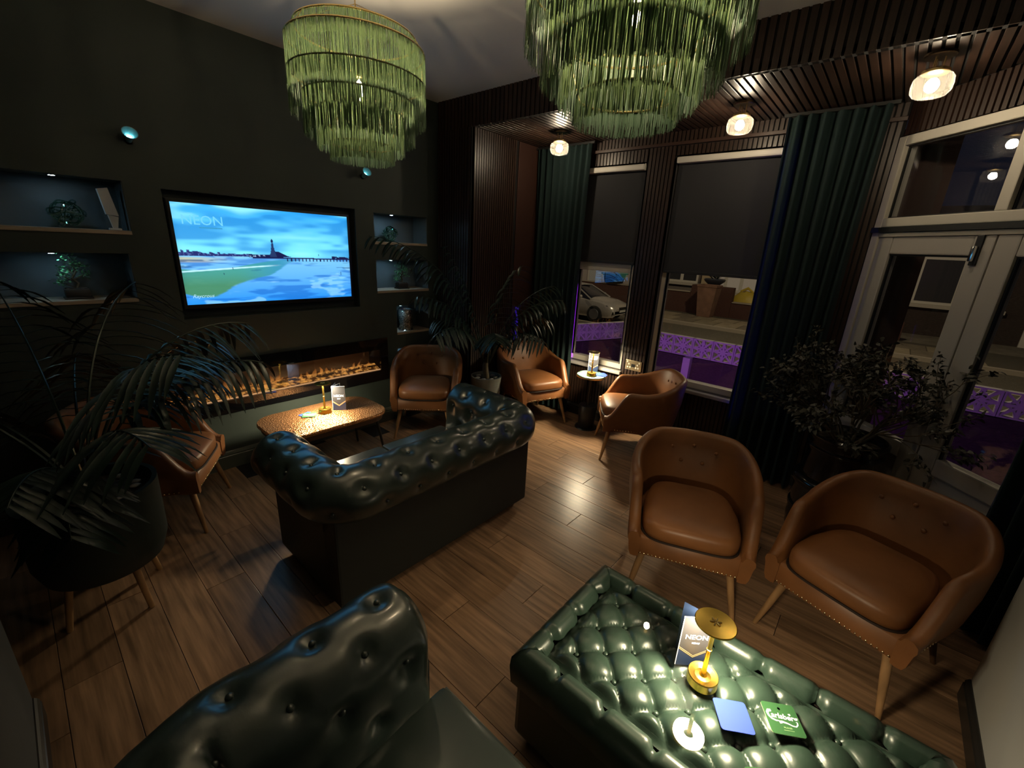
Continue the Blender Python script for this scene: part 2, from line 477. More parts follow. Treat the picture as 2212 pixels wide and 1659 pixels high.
# ------------------------------------------------------------------ canted double door with top lights
DM = Matrix((-DD, Vector((-math.sin(THD), math.cos(THD), 0)), Vector((0, 0, 1)))).transposed().to_4x4()
DM.translation = DO
def dbox(b, s0, s1, d0, d1, z0, z1, bev=None):
    return b.bbox(-s1, -s0, d0, d1, z0, z1, bev, DM) if bev else b.box(-s1, -s0, d0, d1, z0, z1, DM)
wd = struct('wall_door', dbox(B(), 0, 2.2, -.06, -.01, 2.53, ZS+.02).box(0, 0, 0, 0, 0, 0), felt)
p0 = DO; p1 = DO+DD*2.2
slat_panel(wd, (p0.x, p0.y), (p1.x, p1.y), (-math.sin(THD), math.cos(THD)), 2.53, ZS, .036)
struct('wall_door_side', dbox(B(), 1.53, 2.3, -.06, 0, 0, 2.53), pale_paint)
fr = B()
dbox(fr, 0, .055, -.06, .03, 0, 2.52, .006); dbox(fr, 1.475, 1.53, -.06, .03, 0, 2.52, .006)
dbox(fr, .055, 1.475, -.06, .03, 2.465, 2.52, .006); dbox(fr, .055, 1.475, -.06, .03, 1.985, 2.04, .006)
dbox(fr, .70, .76, -.05, .025, 2.04, 2.465, .006); dbox(fr, .055, 1.475, -.06, .03, 1.925, 1.95, .004)
dfr = struct('trim_1', fr, upvc, label='cream door frame with two top lights')
tb = B(); dbox(tb, .0, 1.53, -.03, .045, 1.952, 1.983); tb.build('transom_strip', black_paint, dfr)
for s0, s1 in ((.055, .70), (.76, 1.475)):
    g = B(); dbox(g, s0, s1, -.02, -.014, 2.04, 2.465); g.build('pane', window_glass, dfr)
    g = B(); dbox(g, s0, s0+.008, -.014, .0, 2.04, 2.465); dbox(g, s1-.008, s1, -.014, 0, 2.04, 2.465); dbox(g, s0, s1, -.014, 0, 2.04, 2.048); dbox(g, s0, s1, -.014, 0, 2.457, 2.465)
    g.build('gasket', black_paint, dfr)
for k, (s0, s1) in enumerate(((.055, .757), (.763, 1.475))):
    b = B(); st = .105
    dbox(b, s0, s0+st, -.045, .02, .01, 1.925, .008); dbox(b, s1-st, s1, -.045, .02, .01, 1.925, .008)
    dbox(b, s0+st, s1-st, -.045, .018, 1.82, 1.925, .008); dbox(b, s0+st, s1-st, -.045, .018, .62, .72, .008); dbox(b, s0+st, s1-st, -.045, .018, .01, .15, .008)
    dl = struct('door_%d' % (k+1), b, upvc_d, label=['cream glazed door leaf behind the bush', 'cream glazed door leaf beside the dark curtain'][k])
    g = B(); dbox(g, s0+st, s1-st, -.018, -.012, .72, 1.82); g.build('pane', window_glass, dl)
    g = B(); dbox(g, s0+st, s1-st, -.02, -.008, .15, .62, .003); g.build('panel', upvc_d, dl)
    g = B(); dbox(g, s0+st, s0+st+.009, -.012, .004, .72, 1.82); dbox(g, s1-st-.009, s1-st, -.012, .004, .72, 1.82); dbox(g, s0+st, s1-st, -.012, .004, 1.81, 1.82)
    g.build('gasket', black_paint, dl)
    if k == 0:
        h = B(); dbox(h, s1-.085, s1-.05, .02, .03, 1.77, 1.925, .004); hp = h.build('bolt_plate', black_metal, dl)
        h = B(); dbox(h, s1-.078, s1-.058, .03, .052, 1.79, 1.87, .006); h.build('bolt_lever', chrome, hp, True)
# small lobby beyond the door so the street side is closed round the frame
# ------------------------------------------------------------------ roller blinds
for i, (y0, y1, zt, zb, lab) in enumerate([(1.915, 2.565, 2.475, 1.655, 'charcoal roller blind half down over the window with the car'),
                                           (.43, 1.625, 2.505, 1.612, 'wide charcoal roller blind half down beside the slatted pillar')]):
    t = thing('roller_blind', lab, 'blind', (XW+.028, (y0+y1)/2, zb), 0, 'roller blinds')
    hw = (y1-y0)/2
    B().box(-.002, .002, -hw, hw, 0, zt-zb).build('fabric', blind_m, t)
    B().bbox(-.006, .006, -hw, hw, -.022, .004, .004).build('bottom_bar', mat('blind bar', (.02, .02, .022), .5), t)
    B().bbox(-.055, .012, -hw-.004, hw+.004, zt-zb-.028, zt-zb+.022, .012).build('cassette', mat('pale blind cassette', (.62, .58, .52), .45), t)
    B().box(-.05, .01, -hw-.01, -hw-.004, zt-zb-.03, zt-zb+.024).build('end_bracket', upvc, t)

# ------------------------------------------------------------------ velvet curtains
def curtain(name, label, p, q, z0, z1, folds, amp, seed, flare=.15):
    rnd = random.Random(seed)
    p, q = Vector((*p, 0)), Vector((*q, 0)); d = (q-p); nrm = Vector((-d.y, d.x, 0)).normalized()
    t = thing(name, label, 'curtain', ((p+q)/2), 0, 'velvet curtains')
    o0 = (p+q)/2
    ph = [rnd.uniform(-.5, .5) for _ in range(folds+2)]
    am = [rnd.uniform(.7, 1.3) for _ in range(folds+2)]
    nu, nz = folds*10, 14
    def surf(off):
        rows = []
        for j in range(nz+1):
            z = z0+(z1-z0)*j/nz; f = 1-j/nz
            row = []
            for i in range(nu+1):
                u = i/nu; k = u*folds; ki = int(min(k, folds-1)); fr_ = k-ki
                a = am[ki]*(1-fr_)+am[ki+1]*fr_; pp = ph[ki]*(1-fr_)+ph[ki+1]*fr_
                s_ = math.sin(2*PI*k+pp*.8+.5*math.sin(3*f+ki))
                x = p+d*(u+(.5-u)*.06*math.sin(PI*f))+nrm*(s_*amp*a*(1+flare*f)+off)-o0
                row.append((x.x, x.y, z))
            rows.append(row)
        return rows
    b = B(); r1 = surf(.003); r2 = surf(-.003)
    b.grid(r1); b.grid([r[::-1] for r in r2])
    b.build('cloth', curtain_g, t, 2)
    B().box(-(d.length)/2-.03, d.length/2+.03, -.012, .012, z1, z1+.02, Matrix.Rotation(math.atan2(d.y, d.x), 4, 'Z')).build('curtain_track', black_metal, t)
    return t
curtain('curtain', 'green velvet curtain hanging between the palm and the left window', (3.83, 3.05), (3.83, 2.43), .02, 2.69, 8, .027, 3)
curtain('curtain', 'green velvet curtain with a blue-lit edge beside the wide window', (3.79, .83), (3.79, .27), .02, 2.69, 7, .034, 4)
cp = DO+DD*1.22+Vector((-math.sin(THD), math.cos(THD), 0))*.10; cq = DO+DD*1.78+Vector((-math.sin(THD), math.cos(THD), 0))*.10
curtain('curtain', 'dark curtain at the far right of the door', (cp.x, cp.y), (cq.x, cq.y), .02, 2.69, 7, .034, 5)

# ------------------------------------------------------------------ television with the beach picture
def vnoise(shape, cells, seed):
    rg = np.random.RandomState(seed); h, w_ = shape; cy, cx = cells
    g = rg.rand(cy+2, cx+2)
    y = np.linspace(0, cy, h); x = np.linspace(0, cx, w_)
    yi = y.astype(int); xi = x.astype(int); fy = (y-yi)[:, None]; fx = (x-xi)[None]
    fy = fy*fy*(3-2*fy); fx = fx*fx*(3-2*fx)
    a = g[yi][:, xi]; b_ = g[yi][:, xi+1]; c = g[yi+1][:, xi]; d = g[yi+1][:, xi+1]
    return (a*(1-fx)+b_*fx)*(1-fy)+(c*(1-fx)+d*fx)*fy
def lin(c):
    c = np.array(c, float)/255.
    return np.where(c <= .04045, c/12.92, ((c+.055)/1.055)**2.4)
def tv_picture(Wp, Hp):
    sh = (Hp, Wp)
    v = np.linspace(0, 1, Hp)[:, None]*np.ones(sh); u = np.linspace(0, 1, Wp)[None]*np.ones(sh)
    def fb(cells, seed, st=1):
        return .5*vnoise(sh, cells, seed)+.3*vnoise(sh, (cells[0]*2, cells[1]*2), seed+1)+.2*vnoise(sh, (cells[0]*4, cells[1]*4), seed+2)
    def mix(a, b_, t): t = np.clip(t, 0, 1)[..., None]; return a*(1-t)+b_*t
    def ss(a, b_, x): t = np.clip((x-a)/(b_-a), 0, 1); return t*t*(3-2*t)
    img = mix(np.ones((*sh, 3))*lin((44, 160, 232)), np.ones((*sh, 3))*lin((120, 222, 250)), v/.46)
    cl = fb((7, 3), 3)
    img = mix(img, np.ones((*sh, 3))*lin((150, 236, 252)), ss(.5, .75, cl)*.8)
    img = mix(img, np.ones((*sh, 3))*lin((28, 128, 205)), ss(.52, .3, cl)*.75)
    # ground below the horizon
    hz = .50+.012*u
    gnd = v > hz
    t = (v-hz)/(1-hz)
    sand = mix(np.ones((*sh, 3))*lin((118, 190, 236)), np.ones((*sh, 3))*lin((36, 140, 232)), t)
    n1 = fb((26, 5), 11); n2 = fb((14, 8), 23)
    sand = mix(sand, np.ones((*sh, 3))*lin((20, 98, 190)), ss(.54, .36, n1)*.65)
    sand = mix(sand, np.ones((*sh, 3))*lin((150, 215, 250)), ss(.60, .72, n2)*.5)
    # water channel, green at the left, teal to the right
    edge = .26-.20*np.clip((u-.1)/.5, 0, 1)+.04*np.sin(u*9)
    low = .80-.62*ss(.15, .62, u)+.07*np.sin(u*17)+.10*(n1-.5)
    wat = ss(0, .03, t-edge)*ss(0, .05, low-t)*ss(.75, .5, u)
    wc = mix(np.ones((*sh, 3))*lin((66, 152, 140)), np.ones((*sh, 3))*lin((70, 132, 88)), ss(.2, .7, t))
    wc = mix(wc, np.ones((*sh, 3))*lin((52, 140, 176)), ss(.25, .6, u))
    sand = mix(sand, wc, wat*.95)
    beach = ss(.30, .0, u)*ss(.02, .05, t)*ss(.16, .11, t)
    sand = mix(sand, np.ones((*sh, 3))*lin((196, 188, 130)), beach*.75)
    st = ss(.47, .52, np.sin(t*52+u*5+n1*5)*.5*n2+.25)*ss(.45, .15, t)*ss(.02, .08, t)
    sand = mix(sand, np.ones((*sh, 3))*lin((24, 78, 128)), st*.7)
    br = np.abs(t-(.33-.28*u))-.008
    sand = mix(sand, np.ones((*sh, 3))*lin((190, 240, 255)), ss(.012, .0, br)*ss(.55, .4, u)*.9)
    img = np.where(gnd[..., None], sand, img)
    dk = lin((36, 44, 104)); dk2 = lin((22, 26, 70))
    rg = np.random.RandomState(5)
    roof = np.repeat(rg.rand(80), int(math.ceil(Wp/80)))[:Wp]
    top = .445+.03*ss(0, .36, np.linspace(0, 1, Wp))+.03*(1-roof)*ss(.42, .1, np.linspace(0, 1, Wp))
    sky = (v > top[None]) & (v < hz+.004) & (u < .37)
    img = np.where(sky[..., None], mix(np.ones((*sh, 3))*dk, np.ones((*sh, 3))*lin((92, 120, 176)), ss(.55, .75, fb((90, 160), 41))), img)
    base_ = (v > hz-.025) & (v < hz+.006) & (u >= .35) & (u < .55)
    img = np.where(base_[..., None], mix(np.ones((*sh, 3))*dk2, np.ones((*sh, 3))*lin((150, 180, 215)), ss(.55, .7, fb((80, 120), 51))), img)
    hump = (v > hz-.06*np.exp(-((u-.515)/.05)**2)) & (v < hz) & (u > .38) & (u < .66)
    img = np.where(hump[..., None], dk2, img)
    tw = np.abs(u-.49) < .0045+.016*np.clip((v-.34)/.16, 0, 1)**1.6
    tower = tw & (v > .31) & (v < hz)
    img = np.where(tower[..., None], lin((34, 52, 96)), img)
    img = np.where(((np.abs(u-.49) < .007) & (np.abs(v-.335) < .012))[..., None], dk2, img)
    pier = ((np.abs(v-(hz+.012)) < .006) & (u > .40)) | ((v > hz+.012) & (v < hz+.045) & (np.mod(u*42, 1) < .3) & (u > .56))
    pier |= (v > hz-.02) & (v < hz+.012) & (u > .87) & (fb((90, 60), 61) > .35)
    pier |= (v > hz) & (v < hz+.02) & (u > .37) & (u < .55)
    img = np.where(pier[..., None], dk2, img)
    for (pu, pv, hh) in ((.255, .63, .02), (.205, .69, .013), (.93, .70, .03), (.78, .475, .02)):
        img = np.where(((np.abs(u-pu) < .0022) & (np.abs(v-pv) < hh/1.6))[..., None], dk2, img)
    vg = ss(-.02, .03, u)*ss(1.02, .97, u)
    return img*(.8+.2*vg[..., None])
tv = thing('television', 'wall television showing a blue beach with a tower', 'television', ((TVH[0]+TVH[1])/2, YT+.02, TVH[2]))
SX0, SX1, SZ0, SZ1 = .772, 1.972, 1.258, 1.912
cx, cz = tv.location.x, tv.location.z
B().bbox(SX0-.022-cx, SX1+.022-cx, .012, .06, SZ0-.03-cz, SZ1+.022-cz, .006).build('casing', screen_bezel, tv)
bz = B()
x0, x1, z0, z1 = SX0-cx, SX1-cx, SZ0-cz, SZ1-cz
bz.box(x0-.018, x1+.018, .002, .014, z1, z1+.018).box(x0-.018, x1+.018, .002, .014, z0-.026, z0).box(x0-.018, x0, .002, .014, z0, z1).box(x1, x1+.018, .002, .014, z0, z1)
bz.build('bezel', screen_bezel, tv)
Wp, Hp = 300, 168
pic = tv_picture(Wp, Hp)
b = B()
b.grid([[(x0+(x1-x0)*i/(Wp-1), .008, z1+(z0-z1)*j/(Hp-1)) for i in range(Wp)] for j in range(Hp)])
scr = bpy.data.objects.new('screen', b.mesh('screen')); COL.objects.link(scr); scr.parent = tv
ca = scr.data.color_attributes.new('picture', 'FLOAT_COLOR', 'POINT')
flat = np.ones((Wp*Hp, 4), np.float32); flat[:, :3] = pic.reshape(-1, 3)
ca.data.foreach_set('color', flat.ravel())
M = bpy.data.materials.new('television picture'); M.use_nodes = True
nt = M.node_tree; bs = nt.nodes['Principled BSDF']; at = nt.nodes.new('ShaderNodeAttribute'); at.attribute_name = 'picture'
bs.inputs['Base Color'].default_value = (.01, .01, .01, 1); bs.inputs['Roughness'].default_value = .15
nt.links.new(at.outputs['Color'], bs.inputs['Emission Color']); bs.inputs['Emission Strength'].default_value = 1.3
scr.data.materials.append(M)
tx = emis('screen lettering', (.20, .72, 1.0), 1.0); tx2 = emis('screen caption', (.5, .85, 1.0), 1.0); tx3 = emis('screen underline', (.05, .35, .62), 1.0)
inst('lettering', text_mesh('NEON', .085, tx), tv, (x0+.165, .0065, z1-.105), (PI/2, 0, 0))
B().box(x0+.14, x0+.275, .006, .0065, z1-.152, z1-.145).build('lettering', tx3, tv)
B().box(x0+.085, x0+.115, .006, .0065, z1-.062, z1-.059).build('lettering', tx, tv)
inst('lettering', text_mesh('Raycrous', .034, tx2, .35), tv, (x0+.10, .0065, z0+.055), (PI/2, 0, 0))

# ------------------------------------------------------------------ long electric fireplace
fx0, fx1, fz0, fz1 = FIRE[:4]
fp = thing('electric_fireplace', 'long black electric fireplace with orange flames under the television', 'fireplace', ((fx0+fx1)/2, YT, .447))
fc = (fx0+fx1)/2; ox0, ox1, oz0, oz1 = .455-fc, 2.285-fc, 0, .855-.447
a0, a1, c0, c1 = fx0-fc, fx1-fc, fz0-.447, fz1-.447
fb_ = B(); yf = -.022
for (p, q, r_, s_) in ((ox0, ox1, oz0, c0), (ox0, ox1, c1, oz1), (ox0, a0, c0, c1), (a1, ox1, c0, c1)):
    fb_.box(p, q, yf, -.001, r_, s_)
fb_.build('frame', black_gloss, fp)
ib = B(); yb = .19
ib.add([(a0, 0, c0), (a1, 0, c0), (a1, yb, c0), (a0, yb, c0), (a0, 0, c1), (a1, 0, c1), (a1, yb, c1), (a0, yb, c1)], [(3, 2, 6, 7), (0, 3, 7, 4), (1, 5, 6, 2), (4, 7, 6, 5)])
ib.build('firebox', mat('firebox back', (.22, .13, .075), .5), fp)
B().box(a0, a1, -.014, -.010, c0, c1).build('glass_front', glass_mat('fire glass', (.95, .93, .9), 0, 1.5, .05), fp)
def flame_mat():
    M = bpy.data.materials.new('flame'); M.use_nodes = True; nt = M.node_tree; N = nt.nodes; L = nt.links
    for n in list(N):
        if n.type != 'OUTPUT_MATERIAL': N.remove(n)
    o = [n for n in N if n.type == 'OUTPUT_MATERIAL'][0]
    tc = N.new('ShaderNodeTexCoord'); sp = N.new('ShaderNodeSeparateXYZ'); L.new(tc.outputs['Generated'], sp.inputs[0])
    cr = N.new('ShaderNodeValToRGB'); e = cr.color_ramp.elements
    e[0].color = (1, .50, .12, 1); e[1].color = (.9, .22, .03, 1); L.new(sp.outputs[2], cr.inputs[0])
    em = N.new('ShaderNodeEmission'); em.inputs[1].default_value = .9; L.new(cr.outputs[0], em.inputs[0])
    tr = N.new('ShaderNodeBsdfTransparent'); mx = N.new('ShaderNodeMixShader')
    mr = N.new('ShaderNodeMapRange'); mr.inputs[1].default_value = 0; mr.inputs[2].default_value = 1; mr.inputs[3].default_value = .62; mr.inputs[4].default_value = .96
    L.new(sp.outputs[2], mr.inputs[0]); L.new(mr.outputs[0], mx.inputs[0]); L.new(em.outputs[0], mx.inputs[1]); L.new(tr.outputs[0], mx.inputs[2]); L.new(mx.outputs[0], o.inputs[0])
    return M
FM = flame_mat()
ember = emis('ember bed', (1, .42, .10), .85)
rf = random.Random(11)
# glowing bed strip and charred logs
bed = []
nb = 90
for j in range(5):
    bed.append([(a0+(a1-a0)*i/nb, .005+.03*j, c0+.004+(.012*j if j < 4 else .03)+rf.uniform(0, .010)) for i in range(nb+1)])
bm_ = B().grid(bed); bo = bm_.build('ember_bed', None, fp)
EM = bpy.data.materials.new('ember bed glow'); EM.use_nodes = True
nt = EM.node_tree; bs = nt.nodes['Principled BSDF']; tc = nt.nodes.new('ShaderNodeTexCoord'); nz = nt.nodes.new('ShaderNodeTexNoise'); nz.inputs['Scale'].default_value = 28
cr = nt.nodes.new('ShaderNodeValToRGB'); cr.color_ramp.elements[0].position = .42; cr.color_ramp.elements[0].color = (.05, .015, .004, 1); cr.color_ramp.elements[1].position = .66; cr.color_ramp.elements[1].color = (1, .45, .10, 1)
nt.links.new(tc.outputs['Object'], nz.inputs['Vector']); nt.links.new(nz.outputs[0], cr.inputs[0]); nt.links.new(cr.outputs[0], bs.inputs['Emission Color'])
bs.inputs['Base Color'].default_value = (.05, .03, .02, 1); bs.inputs['Emission Strength'].default_value = .8
bo.data.materials.clear(); bo.data.materials.append(EM)
B().box(a0, a1, -.006, .004, c0+.001, c0+.008).build('ember_strip', emis('fire edge light', (1, .55, .26), .75), fp)
log_m = mat('charred log', (.035, .018, .010), .8, noise=(30, .6, (1, 1, 1)), bump=(50, .8, .01))
for i in range(16):
    x = a0+.06+(a1-a0-.12)*i/15+rf.uniform(-.02, .02); y = rf.uniform(.03, .10); z = c0+.02+rf.uniform(.004, .016)
    an = rf.uniform(-.35, .35); ln = rf.uniform(.035, .07); r_ = rf.uniform(.007, .014)
    pts = [(x+ln*t_*math.cos(an), y+ln*t_*math.sin(an), z+.006*math.sin(t_*2+i)) for t_ in (-1, -.5, 0, .5, 1)]
    B().tube(pts, [r_*.5, r_, r_*.85, r_*1.05, r_*.45], 7).build('log', log_m, fp, True)
for i in range(46):
    x = a0+.05+(a1-a0-.1)*(i+rf.uniform(-.4, .4))/45; y = rf.uniform(.05, .14)
    hgt = rf.choice([.03, .035, .045, .05, .065, .085])*rf.uniform(.8, 1.2); r_ = hgt*rf.uniform(.18, .32)
    sw = rf.uniform(-.3, .3)*hgt
    rows = []
    for j in range(7):
        t_ = j/6; rr = r_*math.sin(PI*(.12+.88*t_))**.9*(1-.35*t_)+.0004
        rows.append([(rr*math.cos(2*PI*k/7)+sw*t_*t_+.15*hgt*math.sin(t_*4+i)*t_, .6*rr*math.sin(2*PI*k/7), hgt*t_) for k in range(7)])
    B().grid(rows, True).build('flame', FM, fp, True, (x, y, c0+.022))

# ------------------------------------------------------------------ niche lights and the two wall spots
def niche_light(x, z, y, lab, s=18):
    t = thing('niche_light', lab, 'light', (x, y, z), 0, 'niche downlights')
    B().lathe([(.021, 0), (.021, -.004), (.015, -.005)], 16).build('rim', chrome, t)
    B().lathe([(.0, -.0055), (.013, -.0055)], 12).build('lens', emis('cold led %d' % int(s*10), (.42, .76, 1.0), s), t)
niche_light(.27, 1.998, YT+.035, 'tiny downlight over the left niche with the glass coils', 260)
niche_light(.19, 1.588, YT+.05, 'tiny downlight over the left niche with the bonsai', 260)
niche_light(2.415, 1.965, YT+.035, 'tiny downlight over the top right niche', 480)
niche_light(2.40, 1.570, YT+.05, 'tiny downlight over the right bonsai niche', 480)
niche_light(2.49, 1.144, YT+.05, 'tiny downlight over the right lantern niche', 420)
niche_light(2.52, .726, YT+.05, 'tiny downlight over the lowest right niche', 600)
for x, z, lab in ((.625, 2.222, 'small cyan wall spot high on the left of the television'), (2.123, 2.237, 'small cyan wall spot under the tall fringe chandelier')):
    t = thing('wall_spot', lab, 'light', (x, YT, z), 0, 'cyan wall spots')
    Mx = Matrix.Rotation(R(62), 4, 'X')
    B().lathe([(.014, 0), (.018, .03), (.038, .075), (.035, .075), (.012, .03), (0, .03)], 18, (0, 0, 0), Matrix.Translation((0, -.01, 0)) @ Mx).build('cone', mat('spot cone', (.35, .62, .65), .3, metal=.6), t, True)
    B().lathe([(.0, .036), (.013, .036)], 12, (0, 0, 0), Matrix.Translation((0, -.01, 0)) @ Mx).build('lens', emis('cyan led', (.30, .85, .95), 12.0), t)
    B().lathe([(.02, 0), (.02, -.006)], 14, (0, 0, 0), Matrix.Rotation(R(-90), 4, 'X') @ Matrix.Scale(-1, 4, (0, 0, 1))).build('wall_plate', black_metal, t)

# ------------------------------------------------------------------ globe lights under the bay ceiling
globe_glass = mat('ribbed glass', (.85, .82, .76), .15, spec=.5)
nt = globe_glass.node_tree; o_ = [n for n in nt.nodes if n.type == 'OUTPUT_MATERIAL'][0]
tp_ = nt.nodes.new('ShaderNodeBsdfTransparent'); tr_ = nt.nodes.new('ShaderNodeBsdfTranslucent'); tr_.inputs[0].default_value = (.9, .86, .78, 1)
x1_ = nt.nodes.new('ShaderNodeMixShader'); x1_.inputs[0].default_value = .8; x2_ = nt.nodes.new('ShaderNodeMixShader'); x2_.inputs[0].default_value = .955
nt.links.new(nt.nodes['Principled BSDF'].outputs[0], x1_.inputs[1]); nt.links.new(tr_.outputs[0], x1_.inputs[2])
nt.links.new(x1_.outputs[0], x2_.inputs[1]); nt.links.new(tp_.outputs[0], x2_.inputs[2]); nt.links.new(x2_.outputs[0], o_.inputs[0])
globe_e = emis('globe bulb', (1.0, .82, .56), 200)
for (x, y, lab) in ((3.436, 2.515, 'ribbed glass ceiling light above the far curtain'), (3.422, 1.036, 'ribbed glass ceiling light above the wide window'), (3.14, .10, 'largest ribbed glass ceiling light in front of the door')):
    t = thing('ceiling_light', lab, 'ceiling light', (x, y, ZS), 0, 'ribbed globe ceiling lights')
    B().lathe([(.062, 0), (.062, -.010), (.056, -.014), (0, -.014)], 24).build('ceiling_plate', mat('bronze plate', (.10, .065, .035), .35, metal=.8), t)
    for k in range(3):
        a = 2*PI*k/3+.4
        B().tube([(.022*math.cos(a), .022*math.sin(a), -.012), (.022*math.cos(a), .022*math.sin(a), -.07)], .0028, 6).build('rod', gold, t)
    B().lathe([(.0, -.066), (.050, -.066), (.055, -.070), (.055, -.080), (.050, -.084), (.0, -.084)], 28).build('collar', gold, t, True)
    gp = [(.050, -.083), (.066, -.090), (.076, -.104), (.079, -.130), (.076, -.158), (.062, -.176), (.035, -.184), (.0, -.186)]
    B().lathe(gp, 128, rib=.026, nr=30).build('globe', globe_glass, t, True)
    B().lathe([(.0, -.100), (.014, -.103), (.024, -.116), (.028, -.132), (.024, -.148), (.014, -.158), (0, -.161)], 12).build('bulb', globe_e, t, True)

# ------------------------------------------------------------------ fringe chandeliers
TIERS = [(.250, 2.577, .085), (.285, 2.530, .190), (.285, 2.412, .165), (.235, 2.335, .165), (.185, 2.285, .162), (.137, 2.155, .072)]
def chandelier(x, y, label, seed, twist):
    rc = random.Random(seed)
    t = thing('chandelier', label, 'chandelier', (x, y, ZC), twist, 'green fringe chandeliers')
    zz = lambda z: z-ZC
    B().lathe([(.05, 0), (.05, -.012), (.02, -.03), (.006, -.032)], 20).build('ceiling_rose', gold, t, True)
    B().tube([(0, 0, -.03), (0, 0, zz(2.50))], .0028, 6).build('cord', gold, t)
    B().lathe([(0, zz(2.485)), (.014, zz(2.48)), (.016, zz(2.44)), (.016, zz(2.425)), (0, zz(2.425))], 14).build('socket', gold, t, True)
    B().lathe([(.012, zz(2.428)), (.015, zz(2.41)), (.018, zz(2.39)), (.018, zz(2.325)), (.012, zz(2.308)), (0, zz(2.304))], 12).build('bulb_glass', glass_thin, t, True)
    B().lathe([(0, zz(2.418)), (.010, zz(2.405)), (.012, zz(2.37)), (.010, zz(2.335)), (0, zz(2.318))], 8).build('filament', emis('chandelier filament', (1.0, .78, .48), 1550), t, True)
    prev = None
    for ti, (r_, zt, ln) in enumerate(TIERS):
        n = 72
        B().tube([(r_*math.cos(2*PI*k/n), r_*math.sin(2*PI*k/n), zz(zt)) for k in range(n)], .0042 if ti < 2 else .0034, 6, closed=True).build('ring', gold if ti < 2 else mat('dark ring', (.10, .085, .03), .35, metal=.7), t, True)
        for k in range(3):
            a = 2*PI*k/3+.5+ti*.5
            if ti == 0: p, q = (0, 0, zz(2.69)), (r_*math.cos(a), r_*math.sin(a), zz(zt))
            else:
                r0, z0_ = prev; p, q = (r0*math.cos(a), r0*math.sin(a), zz(z0_)), (r_*math.cos(a), r_*math.sin(a), zz(zt))
            p, q = Vector(p), Vector(q); L_ = (q-p).length; m_ = max(4, int(L_/.006))
            B().tube([p+(q-p)*i/m_ for i in range(m_+1)], [(.0022 if i % 2 else .0011) for i in range(m_+1)], 4).build('chain', gold, t)
        prev = (r_, zt)
        b = B(); nth = int(2*PI*r_/.0018)
        for i in range(nth):
            a = 2*PI*(i+rc.uniform(-.4, .4))/nth; rr = r_+rc.uniform(-.003, .004)
            l2 = ln*rc.uniform(.90, 1.03); wv = rc.uniform(.0007, .0012) if ti < 3 else rc.uniform(.0010, .0017); fa = a+PI/2+rc.uniform(-.6, .6)
            dx, dy = wv*math.cos(fa), wv*math.sin(fa); sw = rc.uniform(-.006, .006); so = rc.uniform(-.004, .006)
            pts = []
            for j in range(3):
                f = j/2; aa = a+sw*f*f/rr; ro = rr+so*f*f
                cx_, cy_, z_ = ro*math.cos(aa), ro*math.sin(aa), zz(zt)-l2*f
                pts += [(cx_-dx, cy_-dy, z_), (cx_+dx, cy_+dy, z_)]
            b.add(pts, [(0, 1, 3, 2), (2, 3, 5, 4)])
        o = b.build('fringe', fringe_m, t); o['kind'] = 'stuff'
    return t
chandelier(1.20, 2.00, 'far green fringe chandelier hanging in front of the television wall', 21, .2)
chandelier(1.225, .68, 'near green fringe chandelier cut off by the top of the picture', 22, .9)

